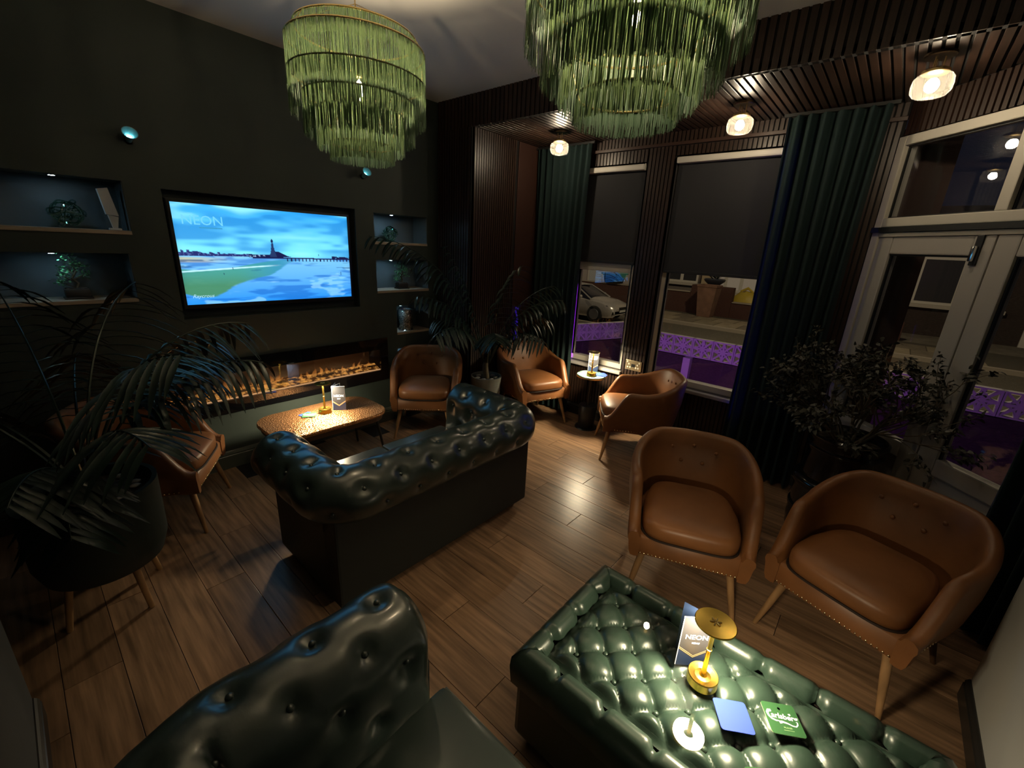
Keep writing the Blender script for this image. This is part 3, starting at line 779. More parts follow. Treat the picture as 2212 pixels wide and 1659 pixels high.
# ------------------------------------------------------------------ tan tub chairs
def tub_chair():
    t = thing('tub_chair', '', 'chair', (0, 0, 0), 0, 'tan tub chairs')
    # plan: open at the front (-Y); local front edge of the rail at y=-.30, back at y=+.32
    N = 60
    def plan(u, off):          # u -1..1 right arm front .. left arm front
        a = abs(u); sgn = 1 if u >= 0 else -1
        # superellipse back, straight arms
        if a > .52:
            k = (a-.52)/.48
            x = .305-.045*k; y = .06-.36*k
            nx, ny = 1, -.12
        else:
            th = (a/.52)*PI/2
            e = .78
            x = .305*math.sin(th)**e if th > 0 else 0; y = .06+.26*math.cos(th)**e if th < PI/2 else .06
            nx, ny = math.sin(th), math.cos(th)
        l = math.hypot(nx, ny); nx, ny = nx/l, ny/l
        return Vector((sgn*(x+nx*off), y+ny*off, 0))
    def top(u):
        a = abs(u)
        h = .755-.115*smoothstep(.18, .62, a)
        return h-(.225)*smoothstep(.74, .98, a)
    th = .030
    rows = []
    for i in range(N+1):
        u = -1+2*i/N; h = top(u); a = abs(u)
        en = smoothstep(.80, .97, a)
        mx_ = lambda p_, q_: (p_[0]*(1-en)+q_[0]*en, p_[1]*(1-en)+q_[1]*en)
        prof = [mx_((-th, .30), (-th, .272)), (-th-.004, .36), (-th-.002, .36+(h-.36)*.5), (-th+.006, h-.028), (-th+.012, h-.012), (-th*.3, h-.001), (th*.4, h-.002), (th*.95, h-.014), (th+.002, h-.035),
                (th*.9, .30+(h-.30)*.55), mx_((th*.3, .36), (th*.85, .36)), mx_((-.012, .285), (th*.6, .30)), mx_((-.03, .272), (th*.3, .276)), mx_((-.055, .272), (-th*.4, .270))]
        lean = .05*(1-smoothstep(.3, 1.0, a))
        row = []
        for o, z in prof:
            p = plan(u, o)
            p.y += lean*max(0, z-.35)*1.6*math.cos(u*PI/2*.9) if a < .6 else 0
            row.append((p.x, p.y, z))
        rows.append(row)
    b = B().grid([r[::-1] for r in rows])
    n = len(rows[0])
    b.add(rows[0], [tuple(range(n))]); b.add(rows[-1], [tuple(range(n-1, -1, -1))])
    b.build('shell', leather_t, t, 2)
    # seat base with the front rail
    sb = B(); outl = [(-.235, -.29), (.235, -.29), (.262, -.275), (.268, -.20), (.272, .06), (.22, .22), (.10, .285), (-.10, .285), (-.22, .22), (-.272, .06), (-.268, -.20), (-.262, -.275)]
    lay = [(.93, .272), (1, .285), (1.0, .372), (.96, .385)]
    sb.grid([[(x*s_, y*s_, z) for x, y in outl] for s_, z in lay], True)
    nn = len(outl)
    sb.f.append(tuple(range(nn-1, -1, -1))); sb.f.append(tuple(3*nn+k for k in range(nn)))
    sb.build('seat_base', leather_t, t, True)
    # cushion: rounded trapezoid pillow
    rows = []; M_ = 44
    lv = [(.90, .376), (.985, .386), (1.0, .41), (1.0, .445), (.975, .463), (.90, .476), (.6, .487), (.25, .491), (.0, .492)]
    for s_, z in lv:
        row = []
        for k in range(M_):
            a = 2*PI*k/M_; e = .42
            cx_ = math.copysign(abs(math.cos(a))**e, math.cos(a)); sy = math.copysign(abs(math.sin(a))**e, math.sin(a))
            w_ = .236-.035*max(0, sy)
            row.append((cx_*w_*s_, -.045+sy*.255*s_, z))
        rows.append(row)
    B().grid(rows, True).build('seat_cushion', leather_t, t, 2)
    pts = [(x*1.004, (y+.045)*1.004-.045, .386) for x, y, z in rows[2]]
    B().tube(pts, .0065, 5, closed=True).build('piping', piping_shade_t, t, True)  # piping darkened to stand for the shaded gap under the cushion
    for bx, bz in ((-.12, .66), (0, .675), (.12, .66), (-.06, .575), (.06, .575)):
        u = bx/.62; p = plan(u, -th-.001)
        y = p.y+.05*max(0, bz-.35)*1.6*math.cos(u*PI/2*.9)
        B().sphere((0, 0, 0), .011, 10, 6, (1, .6, 1)).build('button', leather_t, t, True, (bx, y-.004, bz))
    for sx, sy in ((-1, -1), (1, -1), (-1, 1), (1, 1)):
        p0_ = Vector((sx*.205, sy*.215-.02, .285)); p1_ = Vector((sx*.262, sy*.275-.02, 0))
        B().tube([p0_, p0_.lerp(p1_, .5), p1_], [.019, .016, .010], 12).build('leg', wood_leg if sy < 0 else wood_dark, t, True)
    nb_ = B(); nr_ = 26
    for k in range(nr_):
        x = -.24+.48*k/(nr_-1); nb_.sphere((x, -.2925, .292), .0052, 6, 4, (1, .6, 1))
    for sx in (-1, 1):
        for k in range(14):
            f = k/13; nb_.sphere((sx*(.268+.02*f), -.27+.30*f, .298), .0052, 6, 4, (.6, 1, 1))
    o = nb_.build('nail_heads', nail_m, t, True); o['kind'] = 'stuff'
    return t
def facing(deg): return R(deg+90)
CH = [(.62, 3.02, -30, 'tan tub chair at the far left behind the big palm'),
      (2.255, 2.965, 225, 'brown tub chair under the lit niches beside the coffee table'),
      (3.345, 2.385, 250, 'brightly lit tan tub chair in front of the far curtain'),
      (3.33, 1.74, 125, 'tan tub chair seen from its side at the small marble table'),
      (1.934, .454, 201.5, 'tan tub chair with nail trim facing the buttoned stool'),
      (2.06, -.115, 160.3, 'dim brown tub chair at the right edge next to the bush')]
proto = tub_chair()
for i, (x, y, ph, lab) in enumerate(CH):
    o = proto if i == 0 else copy_tree(proto)
    f = Vector((math.cos(R(ph)), math.sin(R(ph)), 0))
    o.location = (x-f.x*.29, y-f.y*.29, 0); o.rotation_euler = (0, 0, facing(ph)); o['label'] = lab

# ------------------------------------------------------------------ chesterfield sofas
def tuft(s, t_, ds, dt, H, D, rb):
    u, v = s/ds, t_/dt
    a, b_ = u+v/2, u-v/2
    pil = (abs(math.sin(PI*a))*abs(math.sin(PI*b_)))**.4
    ia, ib_ = round(a), round(b_)
    us, vs = (ia+ib_)/2, (ia-ib_)
    r2 = ((u-us)*ds)**2+((v-vs)*dt)**2
    return H*pil-D*math.exp(-r2/(rb*rb))
def sofa(label, loc, ph, hw, group):
    t = thing('chesterfield_sofa', label, 'sofa', loc, facing(ph), group)
    yb_, yf_ = .36, -.325          # back and front of the base
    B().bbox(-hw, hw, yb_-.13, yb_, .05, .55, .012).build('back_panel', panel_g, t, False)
    for sx in (-1, 1):
        x0_, x1_ = sorted((sx*hw, sx*(hw-.15)))
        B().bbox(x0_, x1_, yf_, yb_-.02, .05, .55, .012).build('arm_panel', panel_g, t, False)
    B().bbox(-hw+.14, hw-.14, yf_-.02, yb_-.12, .06, .29, .012).build('seat_base', leather_g, t, False)
    # rolled, buttoned arms and back swept along a U
    rad = .17
    path = []
    def seg(p, q, n_):
        for i in range(n_): path.append((p[0]+(q[0]-p[0])*i/n_, p[1]+(q[1]-p[1])*i/n_))
    step = .011
    L1 = (yb_-rad)-yf_
    seg((-hw, yf_), (-hw, yb_-rad), int(L1/step))
    for i in range(24):
        a = PI-(PI/2)*i/24; path.append((-hw+rad+rad*math.cos(a), yb_-rad+rad*math.sin(a)))
    seg((-hw+rad, yb_), (hw-rad, yb_), int((2*hw-2*rad)/step))
    for i in range(24):
        a = PI/2-(PI/2)*i/24; path.append((hw-rad+rad*math.cos(a), yb_-rad+rad*math.sin(a)))
    seg((hw, yb_-rad), (hw, yf_), int(L1/step)); path.append((hw, yf_))
    P = [Vector((x, y, 0)) for x, y in path]
    S = [0]
    for i in range(1, len(P)): S.append(S[-1]+(P[i]-P[i-1]).length)
    Lt = S[-1]
    # profile (outward, z): starts under the outer roll, over the top, down the inner face
    prof = []
    cxr, czr, rr = -.035, .620, .132
    prof.append((-.01, .505))
    for i in range(34):
        a = R(-62)+R(62+186)*i/33
        prof.append((cxr+rr*1.04*math.cos(a), czr+rr*math.sin(a)))
    for i in range(1, 16):
        f = i/15; prof.append((cxr-rr*1.03-.012*f, czr-.045-f*.24))
    T = [0]
    for i in range(1, len(prof)): T.append(T[-1]+math.hypot(prof[i][0]-prof[i-1][0], prof[i][1]-prof[i-1][1]))
    T0 = T[14]
    ns = round(Lt/.185); ds = Lt/ns; dt = .115
    rows = []
    def frame(i):
        d = (P[min(i+1, len(P)-1)]-P[max(i-1, 0)]).normalized()
        return Vector((-d.y, d.x, 0))
    def surf(i, j):
        nrm = frame(i)
        o_, z_ = prof[j]
        j0, j1 = max(j-1, 0), min(j+1, len(prof)-1)
        tx_, tz_ = prof[j1][0]-prof[j0][0], prof[j1][1]-prof[j0][1]; l = math.hypot(tx_, tz_) or 1
        no, nz_ = tz_/l, -tx_/l
        fade = smoothstep(.07, .15, T[j])
        e = min(S[i], Lt-S[i]); ef = smoothstep(0, .05, e)
        h = tuft(S[i]-Lt/2, T[j]-T0, ds, dt, .0035, .021, .030)*fade*ef
        shr = 1-.25*(1-smoothstep(0, .03, e))
        oo = cxr+(o_-cxr)*shr+no*h; zz_ = z_+nz_*h if z_ < .52 else czr+(z_-czr)*shr+nz_*h
        return P[i]+nrm*oo+Vector((0, 0, zz_))
    for i in range(len(P)): rows.append([surf(i, j) for j in range(len(prof))])
    b = B().grid(rows)
    for rw, rev in ((rows[0], False), (rows[-1], True)):
        vs = list(rw)+[Vector((sum(p.x for p in rw)/len(rw), rw[0].y, .58))]; k0 = len(rw)
        b.add(vs, [((j, j+1, k0) if not rev else (j+1, j, k0)) for j in range(len(rw)-1)])
    b.build('rolled_back_and_arms', leather_g, t, 2)
    bmsh = B().sphere((0, 0, 0), .0105, 10, 6).mesh('button', leather_g, True)
    for vi in range(-2, 4):
        for ui in range(-ns//2-1, ns//2+2):
            u = ui+(.5 if vi % 2 else 0)
            s_ = u*ds+Lt/2; t_ = vi*dt+T0
            if not (.06 < s_ < Lt-.06) or not (.14 < t_ < T[-1]-.05): continue
            i = min(range(len(S)), key=lambda k: abs(S[k]-s_)); j = min(range(len(T)), key=lambda k: abs(T[k]-t_))
            p = surf(i, j); inst('button', bmsh, t, p)
    # seat cushions
    cw = (2*hw-.34)/2
    for sx in (-1, 1):
        x0_, x1_ = sorted((sx*.003, sx*(cw)))
        c = B().bbox(x0_, x1_, yf_-.035, yb_-.17, .29, .435, .022)
        c.build('seat_cushion', leather_g, t, True)
        B().tube([(x0_+.012, yf_-.033, .425), (x1_-.012, yf_-.033, .425)], .005, 6).build('piping', leather_g, t, True)
    for sx in (-1, 1):
        for sy in (yf_+.06, yb_-.07):
            B().lathe([(.022, 0), (.03, .03), (.026, .055)], 12, (sx*(hw-.07), sy, 0)).build('foot', wood_dark, t, True)
    return t
sofa('green leather chesterfield sofa seen from behind, facing the television', (1.43, 1.985, 0), 90, .69, 'chesterfield sofas')
sofa('dark chesterfield sofa at the bottom left below the camera', (.29, .22, 0), 0, .72, 'chesterfield sofas')

# ------------------------------------------------------------------ buttoned stool with a glass sheet
OX0, OX1, OY0, OY1, OZ = .885, 1.50, -.45, .685, .44
ot = thing('buttoned_stool', 'green leather deep-buttoned stool used as a table', 'footstool', ((OX0+OX1)/2, (OY0+OY1)/2, 0))
ow, ol = (OX1-OX0)/2, (OY1-OY0)/2
B().bbox(-ow+.012, ow-.012, -ol+.012, ol-.012, .05, .36, .02).build('base', leather_g2, ot)
rl = .075
dsx, dty = .147, .072
rows = []; nx_, ny_ = 64, 130
for j in range(ny_+1):
    row = []
    for i in range(nx_+1):
        x = -ow+rl+(2*ow-2*rl)*i/nx_; y = -ol+rl+(2*ol-2*rl)*j/ny_
        e = min(ow-rl-abs(x), ol-rl-abs(y)); ef = smoothstep(0, .05, e)
        row.append((x, y, .398+.034*(tuft(x, y+.0195, dsx, dty, 1.0, .5, .014)+.15)*ef+.004*ef))
    rows.append(row)
B().grid(rows).build('buttoned_top', leather_g2, ot, 2)
bm2 = B().sphere((0, 0, 0), .009, 10, 6, (1, 1, .6)).mesh('button', leather_g2, True)
for vi in range(-9, 10):
    for ui in range(-3, 4):
        x = (ui+(.5 if vi % 2 else 0))*dsx; y = vi*dty-.0195
        if abs(x) < ow-rl-.03 and abs(y) < ol-rl-.03: inst('button', bm2, ot, (x, y, .408))
# padded border roll with pleats, one mesh per side
for k in range(4):
    ax = k % 2; hl = ol if ax == 0 else ow
    fixed = (ow if ax == 0 else ol)*(1 if k < 2 else -1)
    npl = 7 if ax == 0 else 4; seg_ = 2*hl/npl
    rows = []; ns_ = 90 if ax == 0 else 50
    pr = [(0.004, .30), (.012, .36), (.006, .405), (-.014, .434), (-.04, .446), (-.062, .438), (-.078, .415), (-.08, .398)]
    for i in range(ns_+1):
        s_ = -hl+2*hl*i/ns_
        ph_ = ((s_+hl)/seg_) % 1; dd = min(ph_, 1-ph_)*seg_
        pin = math.exp(-(dd/.012)**2) if .02 < s_+hl < 2*hl-.02 else 0
        row = []
        for o_, z_ in pr:
            mit = min(1, (hl-abs(s_))/.08)
            q = o_*(1-.35*pin); zz_ = .40+(z_-.40)*(1-.42*pin) if z_ > .40 else z_
            tt = s_ if abs(s_) <= hl+o_ else math.copysign(hl+o_, s_)
            out = fixed+math.copysign(q, fixed)*1 if o_ > 0 else fixed+math.copysign(1, fixed)*q
            row.append((out, tt, zz_) if ax == 0 else (tt, out, zz_))
        rows.append(row)
    B().grid(rows if (k in (0, 3)) else [r[::-1] for r in rows]).build('border_roll', leather_g2, ot, 2)
    for i in range(1, npl):
        s_ = -hl+seg_*i; c_ = fixed+math.copysign(1, fixed)*.004
        c2 = fixed-math.copysign(1, fixed)*.035
        inst('button', bm2, ot, (c2, s_, .418) if ax == 0 else (s_, c2, .418))
for sx in (-1, 1):
    for sy in (-1, 1):
        B().lathe([(.022, 0), (.03, .03), (.026, .055)], 12, (sx*(ow-.07), sy*(ol-.07), 0)).build('foot', wood_dark, ot, True)
GZ = .449
gs = B().bbox(-ow+.07, ow-.07, -ol+.07, ol-.07, -.004, 0, .001).build('glass_sheet', glass_sheet, None, False, ((OX0+OX1)/2, (OY0+OY1)/2, GZ))
tag(gs, 'clear glass sheet lying on the buttoned stool', 'glass sheet')

# ------------------------------------------------------------------ brass table lamps
def table_lamp():
    t = thing('table_lamp', '', 'lamp', (0, 0, 0), 0, 'brass table lamps')
    B().lathe([(.0, 0), (.043, 0), (.046, .003), (.046, .030), (.044, .034), (.040, .033), (.024, .028), (.012, .030), (.0075, .040), (.0, .040)], 64).build('base', brass, t, False)
    B().lathe([(.0085, .034), (.0075, .05), (.0075, .13), (.0085, .131), (.0085, .136), (.0065, .137), (.0065, .236), (0, .236)], 16).build('stem', brass, t, True)
    B().lathe([(0, .238), (.057, .236), (.060, .2375), (.060, .2405), (.058, .242), (.019, .2435), (.0, .2435)], 64).build('shade', brass, t, False)
    for k in range(6):
        a = 2*PI*k/6
        B().sphere((0, 0, 0), .0075, 8, 5, (1.1, .35, .35)).build('rosette_petal', gold, t, True, (.010*math.cos(a), .010*math.sin(a), .245)).rotation_euler = (0, 0, a)
    b = B(); n = 24
    b.grid([[(r_*math.cos(2*PI*k/n), r_*math.sin(2*PI*k/n), .2345) for k in range(n)] for r_ in (.016, .050)], True)
    b.build('led_ring', emis('lamp led', (1.0, .84, .55), 420), t)
    return t
tl = table_lamp()
for i, (x, y, z, lab) in enumerate(((1.212, .168, GZ, 'brass table lamp on the buttoned green stool'), (1.44, 3.14, .431, 'brass table lamp on the copper coffee table'), (3.605, 2.045, .571, 'brass table lamp on the round marble table'))):
    o = tl if i == 0 else copy_tree(tl)
    if i > 0:      # the other two are turned up
        for c in o.children:
            if c.name.startswith('led_ring'): c.data = c.data.copy(); c.data.materials[0] = emis('lamp led high', (1.0, .84, .55), 620)
    o.location = (x, y, z); o['label'] = lab

# ------------------------------------------------------------------ menus and coasters
def menu(label, loc, rz, angs, texts=True, wd=.105, ht=.2, qr=False):
    """folded card standing up: panels as a zig-zag, front panel first (faces -Y)"""
    t = thing('menu_card', label, 'menu', loc, rz, 'folded drink menus')
    def panel(nm, mt, p, q):
        p, q = Vector((*p, 0)), Vector((*q, 0)); d = (q-p).normalized(); n_ = Vector((d.y, -d.x, 0))
        b = B(); vs = [p+n_*.0006, q+n_*.0006, q-n_*.0006, p-n_*.0006]
        b.add([v for v in vs]+[v+Vector((0, 0, ht)) for v in vs], [(0, 1, 5, 4), (1, 2, 6, 5), (2, 3, 7, 6), (3, 0, 4, 7), (4, 5, 6, 7), (3, 2, 1, 0)])
        return b.build(nm, mt, t)
    pts = [(-wd/2, 0)]
    for a in angs:
        last = pts[-1]; pts.append((last[0]+wd*math.cos(a), last[1]+wd*math.sin(a)))
    f = panel('front_panel', paper_g, pts[0], pts[1])
    for i in range(1, len(angs)): panel('inner_panel', paper_n, pts[i], pts[i+1])
    a0_ = angs[0]
    Mx = Matrix.Translation(Vector((*pts[0], 0))) @ Matrix.Rotation(a0_, 4, 'Z')
    def fr_(b, nm, mt): b.v = [tuple(Mx @ Vector(v)) for v in b.v]; return b.build(nm, mt, f)
    y_ = -.0012
    fr_(B().add([(0, y_, 0), (wd, y_, 0), (wd, y_, ht*.34), (wd*.5, y_, ht*.16), (0, y_, ht*.34)], [(0, 1, 2, 3, 4)]), 'print', paper_n)
    g = B()
    for dz in (0, .006):
        g.add([(0, y_-.0003, ht*.36+dz), (wd*.5, y_-.0003, ht*.18+dz), (wd*.5, y_-.0003, ht*.18+dz+.0022), (0, y_-.0003, ht*.36+dz+.0022)], [(0, 1, 2, 3)])
        g.add([(wd*.5, y_-.0003, ht*.18+dz), (wd, y_-.0003, ht*.36+dz), (wd, y_-.0003, ht*.36+dz+.0022), (wd*.5, y_-.0003, ht*.18+dz+.0022)], [(0, 1, 2, 3)])
    fr_(g, 'print', ink_gold)
    def tput(txt, sz, x, z, mt):
        me = text_mesh(txt, sz, mt, 0, .0003); o = inst('lettering', me, f)
        o.matrix_local = Mx @ Matrix.Translation((x, y_-.0004, z)) @ Matrix.Rotation(PI/2, 4, 'X')
    if not qr:
        tput('NEON', .026, wd*.5, ht*.60, ink_w); tput('MENU', .009, wd*.5, ht*.48, ink_w)
    else:
        tput('NEON', .022, wd*.58, ht*.80, ink_w)
        l = B()
        for (xa, xb, za) in ((.16, .86, .70), (.16, .80, .665)): l.box(wd*xa, wd*xb, y_-.0004, y_-.0002, ht*za, ht*za+.0035)
        for (xa, za, sx_) in ((.15, .52, .10), (.38, .52, .12)): l.box(wd*xa, wd*(xa+sx_), y_-.0004, y_-.0002, ht*za, ht*za+.012)
        fr_(l, 'print', ink_w)
    fr_(B().box(0, wd, -.0012, .0012, ht-.0004, ht+.0012).box(0, .0022, -.0013, .0012, 0, ht), 'card_edge', paper_w)
    return t, pts
menu('folded grey menu behind the brass lamp on the green stool', (1.245, .215, GZ), R(-52), [0, R(143)])
m2, _ = menu('open booklet menu behind the lamp on the copper table', (1.545, 3.11, .431), R(-38), [0], wd=.10, ht=.2)
for k, a in enumerate((62, 84)):
    d = Vector((math.cos(R(a)), math.sin(R(a)))); p = Vector((-.05, 0)); q = p+d*.10
    b = B(); n_ = Vector((d.y, -d.x))*.0007
    vs = [(p.x+n_.x, p.y+n_.y), (q.x+n_.x, q.y+n_.y), (q.x-n_.x, q.y-n_.y), (p.x-n_.x, p.y-n_.y)]
    b.add([(*v, 0) for v in vs]+[(*v, .2) for v in vs], [(0, 1, 5, 4), (1, 2, 6, 5), (2, 3, 7, 6), (3, 0, 4, 7), (4, 5, 6, 7)])
    pg = b.build('page', paper_n, m2)
    l = B(); n2_ = Vector((d.y, -d.x))*.0016
    for (fa, fb2, z_, h_) in ((0, 1, .196, .004), (.96, 1, 0, .2), (.3, .6, .165, .008), (.35, .7, .14, .015), (.3, .75, .115, .005), (.4, .55, .09, .010), (.65, .8, .09, .010), (.4, .75, .06, .004), (.4, .7, .045, .004)):
        a_ = p+d*.10*fa+n2_; c_ = p+d*.10*fb2+n2_
        l.add([(a_.x, a_.y, z_), (c_.x, c_.y, z_), (c_.x, c_.y, min(.2005, z_+h_)), (a_.x, a_.y, min(.2005, z_+h_))], [(0, 1, 2, 3)])
    l.build('print', ink_w, pg)
mm, _ = menu('upright grey menu on the round marble table by the window', (3.748, 2.118, .571), R(-52), [0, R(150)], qr=True, wd=.10, ht=.19)

def coaster(label, loc, rz, mt, logo, rx=0):
    t = thing('beer_mat', label, 'coaster', loc, rz, 'beer mats'); t.rotation_euler = (rx, 0, rz)
    s_ = .047; pts = []
    for cx_, cy_, a_ in ((s_-.008, s_-.008, 0), (-s_+.008, s_-.008, 90), (-s_+.008, -s_+.008, 180), (s_-.008, -s_+.008, 270)):
        for k in range(5): pts.append((cx_+.008*math.cos(R(a_+22.5*k)), cy_+.008*math.sin(R(a_+22.5*k))))
    n = len(pts)
    B().grid([[(x, y, 0) for x, y in pts], [(x, y, .0022) for x, y in pts]], True).build('card_edge', coaster_edge if mt is coaster_gn else coaster_b, t)
    B().add([(x, y, .0022) for x, y in pts]+[(x, y, 0) for x, y in pts], [tuple(range(n)), tuple(range(2*n-1, n-1, -1))]).build('card', mt, t)
    if logo:
        inst('lettering', text_mesh('arlsberg', .0225, ink_w, .10, .0005), t, (0.0055, .006, .0027), (0, 0, R(-3)))
        # large C swash, underline swoosh, leaf and crown
        b = B()
        c_pts = [(-.026, .021), (-.034, .020), (-.039, .013), (-.038, .004), (-.032, -.004), (-.022, -.008), (-.012, -.008)]
        def strip(ps, ws):
            row = []
            for i, (x, y) in enumerate(ps):
                q = ps[min(i+1, len(ps)-1)]; p_ = ps[max(i-1, 0)]; dx, dy = q[0]-p_[0], q[1]-p_[1]; l = math.hypot(dx, dy)
                row.append([(x-dy/l*ws[i], y+dx/l*ws[i], .0026), (x+dy/l*ws[i], y-dx/l*ws[i], .0026)])
            b.grid(row)
        strip(c_pts, [.0035, .004, .0035, .003, .0026, .0022, .001])
        strip([(-.014, -.012), (-.004, -.0095), (.008, -.012), (.020, -.017), (.030, -.018), (.036, -.012), (.038, -.005)], [.0042, .003, .002, .0016, .0016, .0018, .0014])
        b.build('swash', ink_w, t)
        B().add([(.020, .017, .0027), (.026, .0185, .0027), (.0275, .0145, .0027), (.023, .0115, .0027)], [(0, 1, 2, 3)]).build('leaf_mark', ink_w, t)
        B().lathe([(0, .0027), (.004, .0027)], 10, (0, .030, 0)).build('crown_mark', mat('pale green print', (.22, .46, .22), .5), t)
        inst('lettering', text_mesh('PILSNER', .0065, mat('pale green print 2', (.34, .52, .26), .5)), t, (.004, -.026, .0027))
        B().box(-.010, .018, -.0335, -.0328, .0023, .0027).build('rule', mat('pale green print 2'), t)
    return t
RC = math.atan2(-.079, .051)
coaster('plain blue beer mat on the green stool', (1.166, .060, GZ+.001), RC, coaster_b, False)
coaster('green beer mat with white lettering on the green stool', (1.259, -.053, GZ+.001), RC, coaster_gn, True)
coaster('green beer mat cut off by the bottom of the picture', (1.035, -.065, GZ+.001), RC+.1, coaster_gn, True)
coaster('blue beer mat under the green one on the copper table', (1.318, 3.175, .432), .3, coaster_b, False)
coaster('green beer mat on top of the blue one on the copper table', (1.322, 3.155, .435), -.5, coaster_gn, True)
coaster('pale blue beer mat lying on the marble table', (3.70, 1.985, .572), .4, coaster_b, False)
coaster('second blue beer mat under the edge of the marble table menu', (3.715, 1.995, .5745), .9, coaster_b, False)

# ------------------------------------------------------------------ copper coffee table
ct = thing('coffee_table', 'low coffee table with a hammered copper top', 'table', (1.415, 3.10, 0))
def rrect(hx, hy, rad_, n_=8, e=0):
    pts = []
    for cx_, cy_, a_ in ((hx-rad_, hy-rad_, 0), (-hx+rad_, hy-rad_, 90), (-hx+rad_, -hy+rad_, 180), (hx-rad_, -hy+rad_, 270)):
        for k in range(n_+1): pts.append((cx_+rad_*math.cos(R(a_+90*k/n_)), cy_+rad_*math.sin(R(a_+90*k/n_))))
    return pts
o1 = rrect(.44, .265, .16)
tb_ = B().grid([[(x*.985, y*.985, .402) for x, y in o1], [(x, y, .406) for x, y in o1], [(x, y, .424) for x, y in o1], [(x*.99, y*.985, .430) for x, y in o1], [(x*.5, y*.5, .430) for x, y in o1], [(x*.02, y*.02, .430) for x, y in o1]], True)
tb_.build('table_top', copper, ct, True)
B().grid([[(x*.97, y*.96, .403) for x, y in o1], [(x*.95, y*.93, .36) for x, y in o1], [(x*.90, y*.88, .36) for x, y in o1], [(x*.90, y*.88, .403) for x, y in o1]], True).build('apron', wood_dark, ct)
for sx in (-1, 1):
    for sy in (-1, 1):
        B().tube([(sx*.33, sy*.19, .38), (sx*.385, sy*.225, 0)], [.013, .009], 8).build('leg', black_metal, ct, True)

# ------------------------------------------------------------------ round side table and the black bin below it
st_ = thing('side_table', 'small round marble side table by the window', 'table', (3.655, 2.075, 0))
B().lathe([(0, .545), (.135, .545), (.142, .55), (.142, .566), (.138, .570), (0, .570)], 48).build('table_top', marble, st_, True)
B().lathe([(.143, .548), (.1455, .548), (.1455, .560), (.143, .560)], 48).build('rim', gold, st_)
B().lathe([(.0, .545), (.05, .545), (.012, .53), (.010, .03), (.012, .02), (.11, .012), (.115, 0), (0, 0)], 28).build('pedestal', black_metal, st_, True)
B().lathe([(0, 0), (.072, 0), (.08, .01), (.092, .24), (.088, .246), (0, .246)], 28).build('drum_base', black_metal, st_, True)

# ------------------------------------------------------------------ plants
def frond(length, nleaf, leaf_l, droop, seed, lw=.024, stem=.35):
    """a kentia frond rising along +Z then arching to +X"""
    rn = random.Random(seed); b = B(); pts = []
    n = 22; p = Vector((0, 0, 0)); ang = rn.uniform(.05, .25)
    for i in range(n+1):
        pts.append(p.copy())
        ang += droop/n*(.4+1.2*i/n)
        p = p+Vector((math.sin(ang), 0, math.cos(ang)))*(length/n)
    b.tube(pts, [.007*(1-.85*i/n)+.001 for i in range(n+1)], 5)
    for k in range(nleaf):
        f = stem+(1-stem)*(k+.5)/nleaf
        x = f*n; i = min(int(x), n-1); q = pts[i].lerp(pts[i+1], x-i); d = (pts[i+1]-pts[i]).normalized()
        sd = Vector((0, 1, 0)); upv = d.cross(sd).normalized()*-1
        for sg in (-1, 1):
            L_ = leaf_l*(.55+.45*math.sin(PI*min(1, .15+.85*(f-stem)/(1-stem))))*rn.uniform(.85, 1.1)
            dr = (d*.55+sd*sg*rn.uniform(.75, 1.0)+upv*rn.uniform(.0, .35)).normalized()
            side = dr.cross(Vector((0, 0, 1))).normalized() if abs(dr.z) < .98 else d
            row = []; pp = q.copy(); v = dr.copy(); m_ = 5
            for j in range(m_+1):
                g = j/m_; wv = lw*(math.sin(PI*(.12+.86*g))**.8)*.5
                row.append([pp-side*wv, pp+Vector((0, 0, -wv*.35)), pp+side*wv])
                v = (v+Vector((0, 0, -.17-.12*rn.random()))).normalized(); pp = pp+v*(L_/m_)
            b.grid(row)
    return b
def palm(name, label, loc, fr_list, pot, seed):
    t = thing(name, label, 'potted palm', loc)
    pot(t)
    for i, (az, L_, nl, ll, dr, z0_, tl_) in enumerate(fr_list):
        o = frond(L_, nl, ll, dr, seed+i).build('frond', leaf_palm, t, True, (.03*math.cos(R(az)), .03*math.sin(R(az)), z0_))
        o.rotation_euler = (0, R(tl_), R(az))
    return t
def pot_left(t):
    B().lathe([(0, .21), (.17, .21), (.215, .24), (.24, .32), (.245, .62), (.225, .62), (.22, .56), (0, .56)], 40).build('pot', pot_green, t, True)
    B().lathe([(.0, .575), (.12, .58), (.222, .565)], 24).build('soil', soil_m, t, True)
    for k in range(9):
        a = k*.75; B().sphere((0, 0, 0), .018, 7, 5, (1.3, .9, .6)).build('pebble', pebble_m, t, True, (.16*math.cos(a), .16*math.sin(a), .585))
    for k in range(4):
        a = R(-62+90*k)
        B().tube([(.16*math.cos(a), .16*math.sin(a), .23), (.205*math.cos(a), .205*math.sin(a), 0)], [.016, .012], 10).build('leg', wood_leg, t, True)
    B().tube([(0, 0, .56), (.01, 0, .68)], [.03, .02], 10).build('trunk', stem_m, t, True)
